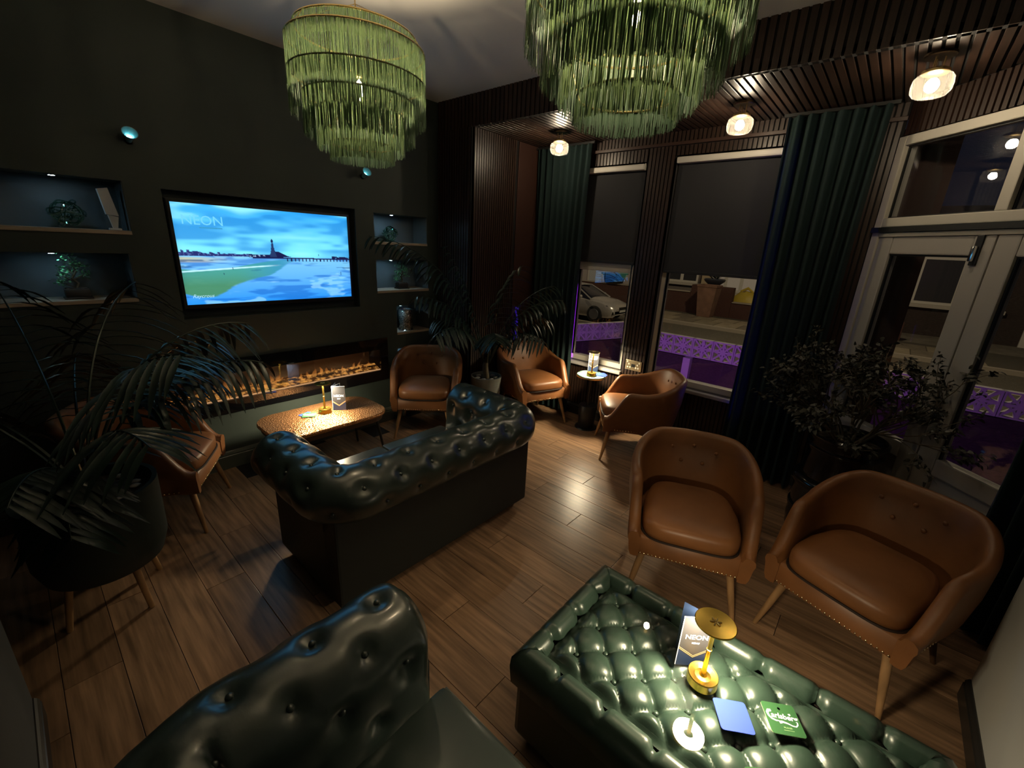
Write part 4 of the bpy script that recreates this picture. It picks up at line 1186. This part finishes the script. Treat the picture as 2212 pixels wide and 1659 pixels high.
palm('potted_palm', 'large palm in a dark pot on wooden legs at the far left', (.05, 2.52, 0),
     [(-75, .80, 15, .34, 1.5, .62, 20), (-25, 1.0, 17, .34, 1.55, .62, 8), (6, 1.12, 18, .34, 1.65, .62, 6), (30, 1.0, 16, .34, 1.5, .62, 6), (80, .9, 16, .34, 1.3, .62, 12), (130, .8, 15, .32, 1.5, .62, 16),
      (-112, .62, 14, .30, 1.6, .62, 18), (55, 1.15, 17, .36, 1.2, .62, 5), (100, 1.1, 16, .36, 1.0, .62, 6), (-60, 1.0, 16, .36, 1.25, .62, 8), (160, 1.0, 16, .36, 1.2, .62, 8), (-100, .55, 12, .28, 1.9, .62, 30), (15, .78, 13, .30, 1.7, .62, 10)], pot_left, 100)
def pot_right(t):
    prof = [(0, 0), (.10, 0), (.112, .02)]
    for i in range(13): prof += [(.115+.032*i/12, .03+.46*i/12), (.119+.032*i/12, .045+.46*i/12)]
    prof += [(.152, .52), (.138, .52), (.134, .49), (0, .49)]
    B().lathe(prof, 36).build('pot', pot_grey, t, True)
    B().lathe([(0, .497), (.135, .492)], 24).build('soil', soil_m, t, True)
    for k in range(7):
        a = k*.9; B().sphere((0, 0, 0), .022, 7, 5, (1.4, 1, .5)).build('pebble', pebble_m, t, True, (.09*math.cos(a), .09*math.sin(a), .503))
    B().tube([(0, 0, .49), (-.01, .01, .62), (0, 0, .70)], [.035, .028, .016], 10).build('trunk', stem_m, t, True)
palm('potted_palm', 'kentia palm in a ribbed grey pot between two tan chairs', (2.93, 2.83, 0),
     [(150, 1.62, 19, .30, 1.32, .66, 0), (-60, 1.0, 15, .28, 1.35, .66, 6), (-28, 1.05, 15, .28, 1.2, .66, 4), (185, .85, 14, .27, 1.7, .66, 10), (232, .72, 13, .26, 1.75, .66, 10), (275, .78, 13, .26, 1.7, .66, 12), (325, .82, 13, .27, 1.7, .66, 12),
      (140, 1.15, 12, .20, .4, .66, 0), (125, .7, 12, .26, 1.6, .66, 10), (-95, 1.05, 13, .25, .8, .66, 0), (160, 1.0, 14, .27, 1.3, .66, 4)], pot_right, 140)

# bushy shrub in a black glazed barrel pot
bs_ = thing('potted_bush', 'bushy dark shrub in a black glazed barrel pot by the door', 'potted plant', (3.30, .0, 0))
B().lathe([(0, 0), (.19, 0), (.205, .015), (.215, .10), (.212, .17), (.222, .175), (.222, .195), (.210, .20), (.215, .34), (.222, .35), (.238, .375), (.238, .395), (.225, .415), (.195, .425), (.192, .60), (.205, .615), (.205, .632), (.193, .642), (.20, .68), (.212, .692), (.212, .71), (.198, .72), (.185, .71), (.18, .66), (0, .66)], 48).build('pot', ceramic_b, bs_, True)
B().lathe([(0, .672), (.183, .665)], 24).build('soil', soil_m, bs_, True)
rb_ = random.Random(33); tw = B(); lf = B(); tips = []
def branch(p, d, L_, r_, depth):
    pts = [p.copy()]; v = d.copy()
    for i in range(4):
        v = (v+Vector((rb_.uniform(-.35, .35), rb_.uniform(-.35, .35), rb_.uniform(-.2, .25)))*.6).normalized()
        p = p+v*(L_/4); pts.append(p.copy())
    tw.tube(pts, [r_, r_*.9, r_*.8, r_*.7, r_*.6], 5)
    if depth == 0: tips.append((pts, v)); return
    for k in range(rb_.choice([2, 3, 3])):
        nd = (v+Vector((rb_.uniform(-1, 1), rb_.uniform(-1, 1), rb_.uniform(-.45, .5)))*.85).normalized()
        branch(pts[rb_.choice([2, 3, 4, 4])], nd, L_*rb_.uniform(.62, .85), r_*.6, depth-1)
for k in range(15):
    a = 2*PI*k/15; el = rb_.uniform(.35, 1.25)
    branch(Vector((.05*math.cos(a), .05*math.sin(a), .66)), Vector((math.cos(a)*el, math.sin(a)*el, rb_.uniform(.55, 1))).normalized(), .27, .009, 3)
for pts, v in tips:
    for k in range(11):
        p = pts[rb_.choice([1, 2, 3, 4])]+Vector((rb_.uniform(-.02, .02), rb_.uniform(-.02, .02), rb_.uniform(-.02, .02)))
        d = (v+Vector((rb_.uniform(-1.3, 1.3), rb_.uniform(-1.3, 1.3), rb_.uniform(-.8, .8)))).normalized()
        sd = d.cross(Vector((rb_.uniform(-1, 1), rb_.uniform(-1, 1), 1))).normalized(); nn_ = sd.cross(d)
        L_ = rb_.uniform(.022, .042); wv = L_*rb_.uniform(.2, .34)
        row = [[p-sd*wv*.3, p+sd*wv*.3], [p+d*L_*.4-sd*wv+nn_*.004, p+d*L_*.4+sd*wv+nn_*.004], [p+d*L_*.8-sd*wv*.7-nn_*.006, p+d*L_*.8+sd*wv*.7-nn_*.006], [p+d*L_-nn_*.014-sd*.001, p+d*L_-nn_*.014+sd*.001]]
        lf.grid(row)
o = tw.build('branches', stem_m, bs_, True); o['kind'] = 'stuff'
o = lf.build('leaves', leaf_bush, bs_, True); o['kind'] = 'stuff'

def bonsai(label, loc, sc_, seed):
    t = thing('bonsai_tree', label, 'bonsai', loc, 0, 'bonsai trees in the niches'); rn = random.Random(seed)
    B().bbox(-.052*sc_, .052*sc_, -.036*sc_, .036*sc_, .010*sc_, .055*sc_, .008*sc_).build('pot', ceramic_br, t, True)
    B().bbox(-.060*sc_, .060*sc_, -.043*sc_, .043*sc_, 0, .010*sc_, .003*sc_).build('saucer', ceramic_br, t)
    B().bbox(-.046*sc_, .046*sc_, -.03*sc_, .03*sc_, .05*sc_, .060*sc_, .004*sc_).build('soil', soil_m, t)
    tk = [Vector((0, 0, .055)), Vector((.012, .004, .085)), Vector((-.008, 0, .115)), Vector((.014, -.004, .15)), Vector((.006, 0, .185))]
    B().tube([p*sc_ for p in tk], [.009*sc_, .008*sc_, .007*sc_, .005*sc_, .003*sc_], 7).build('trunk', stem_m, t, True)
    lf = B(); br = B()
    for (cx_, cy_, cz_, rx) in ((-.045, 0, .125, .032), (.05, .005, .135, .035), (-.02, .01, .165, .035), (.035, -.01, .18, .035), (0, 0, .215, .04), (-.055, 0, .09, .022)):
        br.tube([Vector((0, 0, cz_-.03))*sc_, Vector((cx_, cy_, cz_))*sc_], [.004*sc_, .002*sc_], 5)
        for k in range(55):
            p = Vector((cx_+rn.gauss(0, rx*.55), cy_+rn.gauss(0, rx*.5), cz_+rn.gauss(0, rx*.35)))*sc_
            d = Vector((rn.uniform(-1, 1), rn.uniform(-1, 1), rn.uniform(-.3, .6))).normalized(); sd = d.cross(Vector((rn.uniform(-1, 1), 0, 1))).normalized()
            L_ = .014*sc_
            lf.grid([[p-sd*.001, p+sd*.001], [p+d*L_*.5-sd*L_*.38, p+d*L_*.5+sd*L_*.38], [p+d*L_-sd*.001, p+d*L_+sd*.001]])
    br.build('branches', stem_m, t, True)
    o = lf.build('leaves', leaf_bon, t, True); o['kind'] = 'stuff'
    return t
bonsai('small bonsai in a dark pot in the lower left niche', (.26, YT+.10, 1.3225), 1.05, 51)
bonsai('small bonsai in a dark pot in the right niche', (2.54, YT+.085, 1.2975), 1.0, 52)

def glass_coils(label, loc, r_, seed, n_):
    t = thing('glass_sculpture', label, 'ornament', loc, 0, 'coiled glass ornaments'); rn = random.Random(seed)
    for k in range(n_):
        rx, ry = rn.uniform(0, PI), rn.uniform(0, PI); rr = r_*rn.uniform(.72, 1.0)
        Mx = Matrix.Rotation(rx, 4, 'X') @ Matrix.Rotation(ry, 4, 'Y') if k > 2 else Matrix.Rotation(rn.uniform(-.3, .3), 4, 'X')
        off = Vector((0, 0, rn.uniform(-.3, .3)*r_ if k <= 2 else 0))
        b = B().tube([Mx @ Vector((rr*math.cos(2*PI*i/40), rr*math.sin(2*PI*i/40)*.95, .12*rr*math.sin(6*PI*i/40)))+off for i in range(40)], .0042, 6, closed=True)
        zmin = min(v[2] for v in b.v)
        b.v = [(x, y, max(z, -r_+.0042)) for x, y, z in b.v]
        b.build('glass_loop', glass_orn, t, True, (0, 0, r_))
    return t
glass_coils('ball of clear glass coils in the upper left niche', (.30, YT+.11, 1.7225), .082, 61, 11)
glass_coils('ball of glass coils in the top right niche', (2.44, YT+.10, 1.7275), .075, 62, 11)
lt = thing('mosaic_lantern', 'silver mosaic lantern in the third right niche', 'lantern', (2.575, YT+.085, .8875))
MM = mat('silver mosaic', (.42, .40, .36), .22, metal=.9, noise=(95, .95, (1, 1, 1)), bump=(120, .9, .004))
B().lathe([(0, .004), (.066, .004), (.070, .012), (.070, .19), (.066, .20), (.062, .20), (.064, .19), (.064, .012), (0, .012)], 36).build('body', MM, lt, True)
B().lathe([(.066, .198), (.071, .201), (.071, .208), (.062, .208), (.062, .200)], 36).build('rim', chrome, lt, True)
B().lathe([(0, 0), (.072, 0), (.074, .004), (.07, .008), (0, .008)], 36).build('base', chrome, lt, True)
or_ = thing('glass_bowl', 'small glass bowl in the lowest right niche', 'bowl', (2.56, YT+.09, .4725))
B().lathe([(0, .004), (.03, 0), (.055, .03), (.065, .08), (.05, .13), (.046, .13), (.06, .08), (.05, .033), (0, .008)], 28).build('bowl', glass_orn, or_, True)
B().lathe([(.046, .129), (.052, .133), (.046, .136)], 28).build('lip', chrome, or_, True)
# white folded ornament at the right end of the upper left niche
wo = thing('white_ornament', 'white angular ornament at the end of the upper left niche', 'ornament', (.49, YT+.06, 1.7225))
ow_m = mat('white plaster', (.62, .60, .58), .6)
B().bbox(-.028, .028, -.02, .02, 0, .012, .003).build('foot', ow_m, wo)
B().add([(-.010, -.012, .012), (.012, -.012, .012), (.012, .012, .012), (-.010, .012, .012), (-.022, -.016, .085), (.024, -.016, .075), (.024, .016, .075), (-.022, .016, .085)], [(0, 1, 5, 4), (1, 2, 6, 5), (2, 3, 7, 6), (3, 0, 4, 7), (4, 5, 6, 7)]).build('neck', ow_m, wo)
B().add([(-.030, -.02, .088), (.026, -.02, .080), (.026, .02, .080), (-.030, .02, .088), (-.048, -.02, .225), (.000, -.02, .235), (.000, .02, .235), (-.048, .02, .225)], [(0, 1, 5, 4), (1, 2, 6, 5), (2, 3, 7, 6), (3, 0, 4, 7), (4, 5, 6, 7), (3, 2, 1, 0)]).build('head', ow_m, wo)

# socket plate on the slatted pillar, LED strips by the curtains
sk = thing('socket_plate', 'small light patterned socket plate on the slatted pillar', 'socket', (XW-.014, 1.76, .635))
B().bbox(-.008, 0, -.085, .085, 0, .10, .003).build('plate', mat('brass socket plate', (.45, .36, .22), .3, metal=.7), sk)
for (y_, z_) in ((-.055, .03), (-.03, .03), (-.045, .06), (.055, .03), (.03, .03), (.045, .06), (-.062, .082), (.062, .082)):
    B().lathe([(0, 0), (.010, 0), (.008, .003), (0, .003)], 10, (0, 0, 0), Matrix.Rotation(-PI/2, 4, 'Y')).build('switch', mat('white switch', (.8, .75, .62), .4), sk, False, (-.008, y_, z_))
B().box(-.0095, -.008, -.02, .02, .035, .065).build('switch_centre', black_paint, sk)
def led(label, loc, h_, col, s_, wd_=.009):
    t = thing('led_strip', label, 'led strip', loc, 0, 'violet led strips')
    B().bbox(-.006, .006, -wd_, wd_, 0, h_, .002).build('channel', chrome, t)
    B().box(-.0095, -.006, -wd_*.7, wd_*.7, .005, h_-.005).build('diffuser', emis('led %.2f' % s_, col, s_), t)
    return t
vt = thing('led_strip', 'violet led tube upright at the left jamb of the left window', 'led strip', (XW+.012, 2.552, .605), 0, 'violet led strips')
B().box(.002, .005, -.006, .006, .01, .78).build('diffuser', emis('violet led tube', (.40, .02, 1.0), 45), vt)
B().box(-.004, .0, -.010, .010, .0, .79).box(0, .012, -.013, -.010, 0, .79).build('channel', chrome, vt)  # channel added as a shield, hides the tube from room and door
led('short blue led strip between the palm and the far curtain', (3.62, YR-.032, .66), .46, (.09, .03, 1.0), .16, .028)
led('unseen blue strip added to light the edge of the right curtain', (3.86, .80, .45), 2.1, (.05, .08, 1.0), 8.0)  # added out of sight so the curtain edge glows blue

# ------------------------------------------------------------------ the street outside
ZN = -1.005   # street level, lowered to go with the scaled-up street
ZG = 0.0
KS = 1.45      # scale-up about the camera for everything beyond the forecourt, apparent sizes kept
struct('ground_forecourt', B().box(4.07, 9.13, -11.6, 20, ZN-.1, ZN), tile_outside)
N0 = set(COL.objects)
struct('ground_pavement', B().box(6.3, 8.1, -8, 22, ZG-.1, ZG+.01), tile_outside)
struct('ground_road', B().box(8.1, 12.6, -14, 30, ZG-.1, ZG-.03), asphalt)
kb = struct('ground_kerb', B().box(8.0, 8.12, -8, 22, ZG-.1, ZG+.015).box(12.58, 12.72, -14, 30, ZG-.1, ZG+.06), kerb_m)
struct('ground_lane_line', B().box(10.55, 10.63, -6, 3.6, ZG-.03, ZG-.026).box(10.55, 10.63, 4.6, 20, ZG-.03, ZG-.026), mat('worn road paint', (.50, .44, .34), .9))
struct('ground_front_garden', B().box(15.0, 17.6, -14, 30, -.1, .02), tile_outside)
pv = struct('ground_far_pavement', B().box(12.72, 15.0, -14, 30, ZG-.1, ZG+.045), mat('far paving joint', (.10, .085, .06), .9))
sl = [B().bbox(-.43, .43, -.29, .29, 0, .012, .004).mesh('slab', mat('paving slab %d' % k, c, .85, noise=(4, .2, (1, 1, 1)))) for k, c in enumerate(((.26, .215, .14), (.20, .165, .115), (.33, .27, .18)))]
for i in range(2):
    for j in range(22):
        inst('slab', sl[(i*3+j*7) % 3 if (i+j) % 4 else 2], pv, (13.2+.9*i, -1.5+.6*j+(.3 if i else 0), ZG+.045))
# opposite garden wall with piers, planter, bags
fw_ = thing('brick_wall', 'low dark brick wall across the street', 'wall', (15.1, 4, ZG))
B().bbox(-.13, .13, -.2, 1.1, 0, .98, .01).build('wall_run', brick_m, fw_)
B().bbox(-.11, .11, -4.4, -.2, 0, .52, .01).build('wall_run', brick_m, fw_)
B().bbox(-.11, .11, 1.1, 6, 0, .72, .01).build('wall_run', brick_m, fw_)
B().bbox(-.14, .14, 1.12, 5.9, .72, .75, .005).build('coping', kerb_m, fw_)
B().bbox(-.14, .14, -4.3, -.22, .52, .55, .005).build('coping', kerb_m, fw_)
tp = thing('tall_planter', 'tall tapered clay planter in front of the brick wall across the street', 'planter', (14.50, 4.38, ZG+.045))
B().lathe([(0, 0), (.26, 0), (.28, .03), (.40, .92), (.42, .94), (.42, 1.0), (.37, 1.0), (.36, .95), (0, .95)], 4, (0, 0, 0), Matrix.Rotation(PI/4, 4, 'Z')).build('body', mat('terracotta', (.24, .13, .085), .85, noise=(5, .2, (1, 1, 1))), tp)
ub = thing('urn_planter', 'dark bowl planter with a small conifer across the street', 'planter', (15.1, 4.45, ZG+.985))
B().lathe([(0, 0), (.14, 0), (.18, .04), (.30, .14), (.33, .20), (.30, .23), (.25, .22), (0, .20)], 24).build('bowl', mat('slate bowl', (.05, .055, .07), .4), ub, True)
b = B(); rn = random.Random(71)
for k in range(220):
    h_ = rn.random()**1.2*.95; a = rn.uniform(0, 2*PI); rr = .17*(1-h_/1.0)+.01
    p = Vector((rr*.4*math.cos(a), rr*.4*math.sin(a), .2+h_)); d = Vector((math.cos(a), math.sin(a), .7)).normalized(); sd = d.cross(Vector((0, 0, 1))).normalized()*.02
    b.grid([[p-sd, p+sd], [p+d*rr-sd*.3, p+d*rr+sd*.3]])
o = b.build('conifer', mat('conifer', (.03, .045, .03), .8), ub); o['kind'] = 'stuff'
for (y_, z_, lab, sc_) in ((3.55, .72, 'yellow sack on the wall across the street', 1),):
    t = thing('yellow_sack', lab, 'sack', (15.62, y_, ZG+.0)); rows = []
    for j in range(7):
        f = j/6; rr = math.sin(PI*(.15+.8*f))**.6
        rows.append([(.26*rr*math.cos(2*PI*k/14)*(1+.08*math.sin(3*k+j)), .48*rr*math.sin(2*PI*k/14)*(1+.06*math.sin(5*k)), .86*f+.03*math.sin(2*k+j*2)) for k in range(14)])
    bb_ = B().grid(rows, True); bb_.f.append(tuple(range(13, -1, -1))); bb_.f.append(tuple(6*14+k for k in range(14)))
    bb_.build('sack_body', mat('yellow plastic', (.62, .46, .05), .5), t, True)
    B().tube([(0, -.2, .85), (.05, 0, .97), (0, .2, .86)], [.03, .05, .03], 6).build('sack_neck', mat('yellow plastic'), t, True)

# houses across the street
def house(label, y0, y1, mt, wins, doors, H_=5.6):
    t = thing('terraced_house', label, 'house', (17.2, (y0+y1)/2, ZG), 0, 'houses across the street'); hw = (y1-y0)/2
    B().bbox(0, .4, -hw, hw, 0, H_, .01).build('facade', mt, t)
    B().add([(-.25, -hw, H_), (-.25, hw, H_), (2.5, hw, H_+1.2), (2.5, -hw, H_+1.2), (-.25, -hw, H_-.1), (-.25, hw, H_-.1)], [(0, 1, 2, 3), (4, 5, 1, 0)]).build('roof', mat('slate roof', (.04, .04, .05), .8), t)
    for (a, c, w_, h_, n_, glow) in wins:
        f = B().bbox(-.08, 0, a-w_/2, a+w_/2, c, c+h_, .01).build('window', mat('far white frame', (.72, .68, .60), .6), t)
        pw = w_/n_
        for k in range(n_):
            B().box(-.085, -.07, a-w_/2+pw*k+.07, a-w_/2+pw*(k+1)-.05, c+.08, c+h_-.08).build('pane', mat('far pane', (.05, .05, .055), .15) if not glow else mat('lit curtain pane', (.35, .30, .26), .6, emit=(.9, .72, .5), estr=.12), f)
        B().bbox(-.16, 0, a-w_/2-.1, a+w_/2+.1, c-.10, c, .01).build('sill', mat('far sill', (.55, .5, .42), .7), t)
    for (a, w_, h_, col) in doors:
        f = B().bbox(-.09, 0, a-w_/2-.1, a+w_/2+.1, 0, h_+.1, .01).build('door_surround', mat('far white frame'), t)
        B().bbox(-.11, -.08, a-w_/2, a+w_/2, .12, h_, .01).build('door', mat('door paint %d' % int(col[0]*100), col, .5), f)
        B().box(-.116, -.11, a-.12, a+.12, 1.3, 1.42).build('letterbox', black_metal, f)
    return t
house('cream house with a wide glazed porch across the street', 1.2, 5.55, render_cream, [(.75, .70, 2.1, 1.75, 4, True), (.4, 3.4, 1.6, 1.5, 2, False)], [(-1.5, .85, 2.1, (.45, .40, .33))])
house('low dark brick house across the street, seen through the door', -9.0, 1.15, mat('dark house brick', (.05, .035, .03), .9, noise=(8, .3, (1, 2, 6))), [(2.6, .9, 1.8, 1.3, 2, False), (-1.5, .9, 1.8, 1.3, 2, False)], [(.6, .9, 2.1, (.10, .12, .16))], 2.55)
house('dark house with a grey framed window across the street', 5.6, 8.2, mat('grey render', (.20, .17, .15), .85), [(-.65, .9, 1.2, 1.5, 2, False), (.3, 3.4, 1.4, 1.5, 2, False)], [(.75, .8, 2.1, (.12, .10, .10))])
house('pale house with a bright front door across the street', 8.25, 14.5, render_pink, [(1.6, .95, 1.7, 1.4, 2, False), (0, 3.4, 1.6, 1.5, 2, False)], [(-1.55, 1.05, 2.15, (.62, .64, .66))])
bo_ = thing('trough_planter', 'black square planter on the wall by the bright door across the street', 'planter', (15.1, 8.05, ZG+.755))
B().add([(-.22, -.26, 0), (.22, -.26, 0), (.22, .26, 0), (-.22, .26, 0), (-.28, -.34, .34), (.28, -.34, .34), (.28, .34, .34), (-.28, .34, .34)], [(0, 1, 5, 4), (1, 2, 6, 5), (2, 3, 7, 6), (3, 0, 4, 7), (3, 2, 1, 0)]).build('body', black_metal, bo_)
B().bbox(-.32, .32, -.40, .40, .32, .37, .01).build('rim', black_metal, bo_)
B().box(-.26, .26, -.32, .32, .30, .335).build('soil', soil_m, bo_)
for k, (y_, lab) in enumerate(((5.1, 'dark garden rubble behind the wall across the street'),)):
    t = thing('garden_rubble', lab, 'rubble', (15.6, y_, ZG+.0)); rn = random.Random(81)
    for j in range(7): B().sphere((0, 0, 0), .22, 8, 5, (1, 1.3, .8)).build('stone', mat('rubble stone', (.16, .14, .11), .9, noise=(6, .5, (1, 1, 1))), t, True, (rn.uniform(-.2, .3), rn.uniform(-.7, .7), .14+.09*j))

# the far side of the street is scaled up about the camera axis and set down at street level
for o in [o for o in COL.objects if o not in N0 and o.parent is None]:
    x_, y_, z_ = o.location; o.location = (x_*KS, y_*KS, ZN+z_*KS); o.scale = (KS, KS, KS)

struct('wall_outside', B().box(XW+.14, XW+.16, -.4, 6.0, ZN, .55).box(XW+.14, XW+.16, 2.98, 6.0, .55, 4).box(XW+.14, XW+.16, 1.63, 1.9, .55, 2.6).box(XW+.14, XW+.16, -.1, .42, .55, 2.6), mat('outer wall', (.10, .06, .05), .9))

# pierced-block garden walls lit violet
def pierced_block():
    """290 mm square screen block: frame, diagonal ribs and petals, one mesh"""
    b = B(); h_ = .1437; d_ = .045; t_ = .018
    b.box(-h_, h_, -d_, d_, -h_, -h_+t_).box(-h_, h_, -d_, d_, h_-t_, h_).box(-h_, -h_+t_, -d_, d_, -h_, h_).box(h_-t_, h_, -d_, d_, -h_, h_)
    for k in range(4):
        Mx = Matrix.Rotation(PI/4*k, 4, 'Y')
        ln_ = h_*1.25 if k % 2 else h_*.98
        w0 = .015 if k % 2 == 0 else .0125
        b.box(-ln_, ln_, -d_*.8, d_*.8, -w0, w0, Mx)
    b.box(-.032, .032, -d_*.85, d_*.85, -.032, .032, Matrix.Rotation(PI/4, 4, 'Y'))
    for k in range(4):   # petal arcs across the corners
        a = PI/4+PI/2*k; c = Vector((math.cos(a)*h_*1.3, 0, math.sin(a)*h_*1.3))
        pts = [c+Vector((math.cos(a+PI+f), 0, math.sin(a+PI+f)))*h_*.86 for f in (-.75, -.5, -.25, 0, .25, .5, .75)]
        for p, q in zip(pts, pts[1:]):
            m_ = (p+q)/2; dv = q-p; an = math.atan2(dv.z, dv.x)
            b.box(-dv.length*.55, dv.length*.55, -d_*.7, d_*.7, -.009, .009, Matrix.Translation(m_) @ Matrix.Rotation(-an, 4, 'Y'))
    return b.mesh('pierced_block', concrete_m)
PBM = pierced_block()
def garden_wall(label, p, q, ztop, n_):
    p, q = Vector((*p, 0)), Vector((*q, 0)); d = (q-p).normalized(); L_ = (q-p).length
    t = thing('garden_wall', label, 'wall', (*p.xy, ZN), math.atan2(d.y, d.x), 'pierced block garden walls')
    zt = ztop-ZN
    B().bbox(0, L_, -.055, .055, 0, zt-.30, .01).build('brick_base', mat('garden brick', (.055, .035, .04), .85, noise=(9, .4, (3, 1, 12))), t)
    k = int(L_/.2937)
    for i in range(k): inst('pierced_block', PBM, t, (.147+.2937*i, 0, zt-.147))
    return t, zt, L_
t_, zt, L_ = garden_wall('violet-lit pierced block wall outside the wide window', (6.70, 3.28), (6.70, -1.75), .5625, 20)
for s_ in (1.16, 3.25, 4.9):
    B().bbox(s_-.055, s_+.055, -.16, .16, 0, zt-.295, .008).build('pier', concrete_m, t_)
t_, zt, L_ = garden_wall('violet-lit pierced block side wall outside the left window', (4.40, 4.53), (7.3, 3.43), .5625, 8)
# violet tube lights under the sills, outside
def tube_light(label, y0, y1, z_):
    t = thing('tube_light', label, 'tube light', (XW+.20, (y0+y1)/2, z_), 0, 'violet tube lights outside')
    B().tube([(0, y0-(y0+y1)/2, 0), (0, (y1-y0)/2, 0)], .012, 8).build('tube', emis('violet tube', (.58, .15, 1.0), 150), t, True)
    B().bbox(-.04, -.012, -(y1-y0)/2, (y1-y0)/2, -.02, .02, .004).build('holder', upvc, t)
tube_light('violet tube light outside below the wide window', .5, 1.6, .50)
tube_light('violet tube light outside below the left window', 2.0, 2.95, .52)

# parked cars
def car(label, loc, rz, paint, length=4.1, tall=1.38):
    """coupe-like body, local +Y is the nose"""
    t = thing('parked_car', label, 'car', loc, rz, 'parked cars')
    hl = length/2; hw = .9
    # stations along Y: (y, z_low, z_belt, half width)
    st = [(-hl, .42, .74, .66), (-hl+.12, .26, .86, .80), (-hl+.6, .20, .92, .88), (-.6, .20, .93, .90), (.35, .20, .92, .90), (.95, .20, .90, .89), (1.45, .21, .84, .86), (hl-.22, .22, .74, .80), (hl-.06, .26, .66, .70), (hl, .34, .56, .62)]
    rows = []
    for y, zl, zb_, w_ in st:
        rows.append([(-w_*.90, y, zl), (-w_, y, zl+.16), (-w_, y, zb_-.18), (-w_*.95, y, zb_-.04), (-w_*.78, y, zb_+.02), (-w_*.3, y, zb_+.05), (w_*.3, y, zb_+.05), (w_*.78, y, zb_+.02), (w_*.95, y, zb_-.04), (w_, y, zb_-.18), (w_, y, zl+.16), (w_*.90, y, zl)])
    b = B().grid(rows)
    b.add(rows[0], [tuple(range(12))]); b.add(rows[-1], [tuple(range(11, -1, -1))])
    bd = b.build('body', paint, t, True)
    g = [(-hl+.25, .90, .70), (-hl+.95, tall-.06, .60), (-.35, tall, .60), (.15, tall-.03, .60), (.98, .90, .72)]
    rows = [[(-w_-.08, y, .86), (-w_, y, z), (w_, y, z), (w_+.08, y, .86)] for y, z, w_ in g]
    rows = [[(-w_-.12, y, .88), (-w_*1.0, y, max(z-.05, .9)), (-w_*.85, y, z), (w_*.85, y, z), (w_*1.0, y, max(z-.05, .9)), (w_+.12, y, .88)] for y, z, w_ in g]
    B().grid(rows).build('greenhouse', mat('car glass', (.02, .02, .03), .08), t, True)
    B().grid([[(-w_*.88, y, z+.012), (0, y, z+.03), (w_*.88, y, z+.012)] for y, z, w_ in g[1:4]]).build('roof', paint, t, True)
    for sx in (-1, 1):
        B().tube([(sx*.80, 1.0, .90), (sx*.60, .15, tall-.03), (sx*.60, -.35, tall), (sx*.61, -hl+.95, tall-.06), (sx*.74, -hl+.25, .90)], .03, 6).build('pillar', paint, t, True)
        B().sphere((0, 0, 0), .11, 10, 6, (.9, .6, .65)).build('mirror', paint, t, True, (sx*.98, .62, .98))
        B().add([(sx*.42, hl-.075, .60), (sx*.76, hl-.20, .62), (sx*.80, hl-.32, .72), (sx*.50, hl-.20, .71)], [(0, 1, 2, 3) if sx > 0 else (3, 2, 1, 0)]).build('headlight', mat('headlight', (.05, .055, .06), .1), t).location.z = .012
        B().bbox(sx*.55-.16, sx*.55+.16, hl-.11, hl-.035, .36, .48, .02).build('air_intake', black_metal, t)
    B().bbox(-.30, .30, hl-.06, hl+.012, .42, .64, .03).build('grille', black_metal, t)
    B().box(-.26, .26, hl+.012, hl+.018, .44, .53).build('number_plate', mat('number plate', (.6, .6, .55), .5), t)
    for sx in (-1, 1):
        for y in (-hl+.78, hl-.80):
            wl_ = B().lathe([(0, -.09), (.30, -.10), (.335, -.07), (.335, .07), (.30, .10), (0, .09)], 24, (0, 0, 0), Matrix.Translation((sx*.81, y, .335)) @ Matrix.Rotation(PI/2, 4, 'Y')).build('wheel', mat('tyre', (.012, .012, .012), .7), t, True)
            B().lathe([(0, .105), (.21, .105), (.22, .095)], 20, (0, 0, 0), Matrix.Translation((sx*.81, y, .335)) @ Matrix.Rotation(sx*PI/2, 4, 'Y')).build('wheel_rim', mat('alloy', (.35, .35, .36), .3, metal=.8), wl_)
    return t
car('silver coupe parked in the street, seen through the left window', (16.3, 10.2, ZN-.044), R(180), mat('silver car paint', (.62, .58, .52), .25, metal=.35, coat=.6))
car('dark car parked beyond the silver coupe', (23.1, 18.3, ZN), R(180), mat('dark car paint', (.03, .03, .045), .25, coat=.6), 4.2, 1.5)
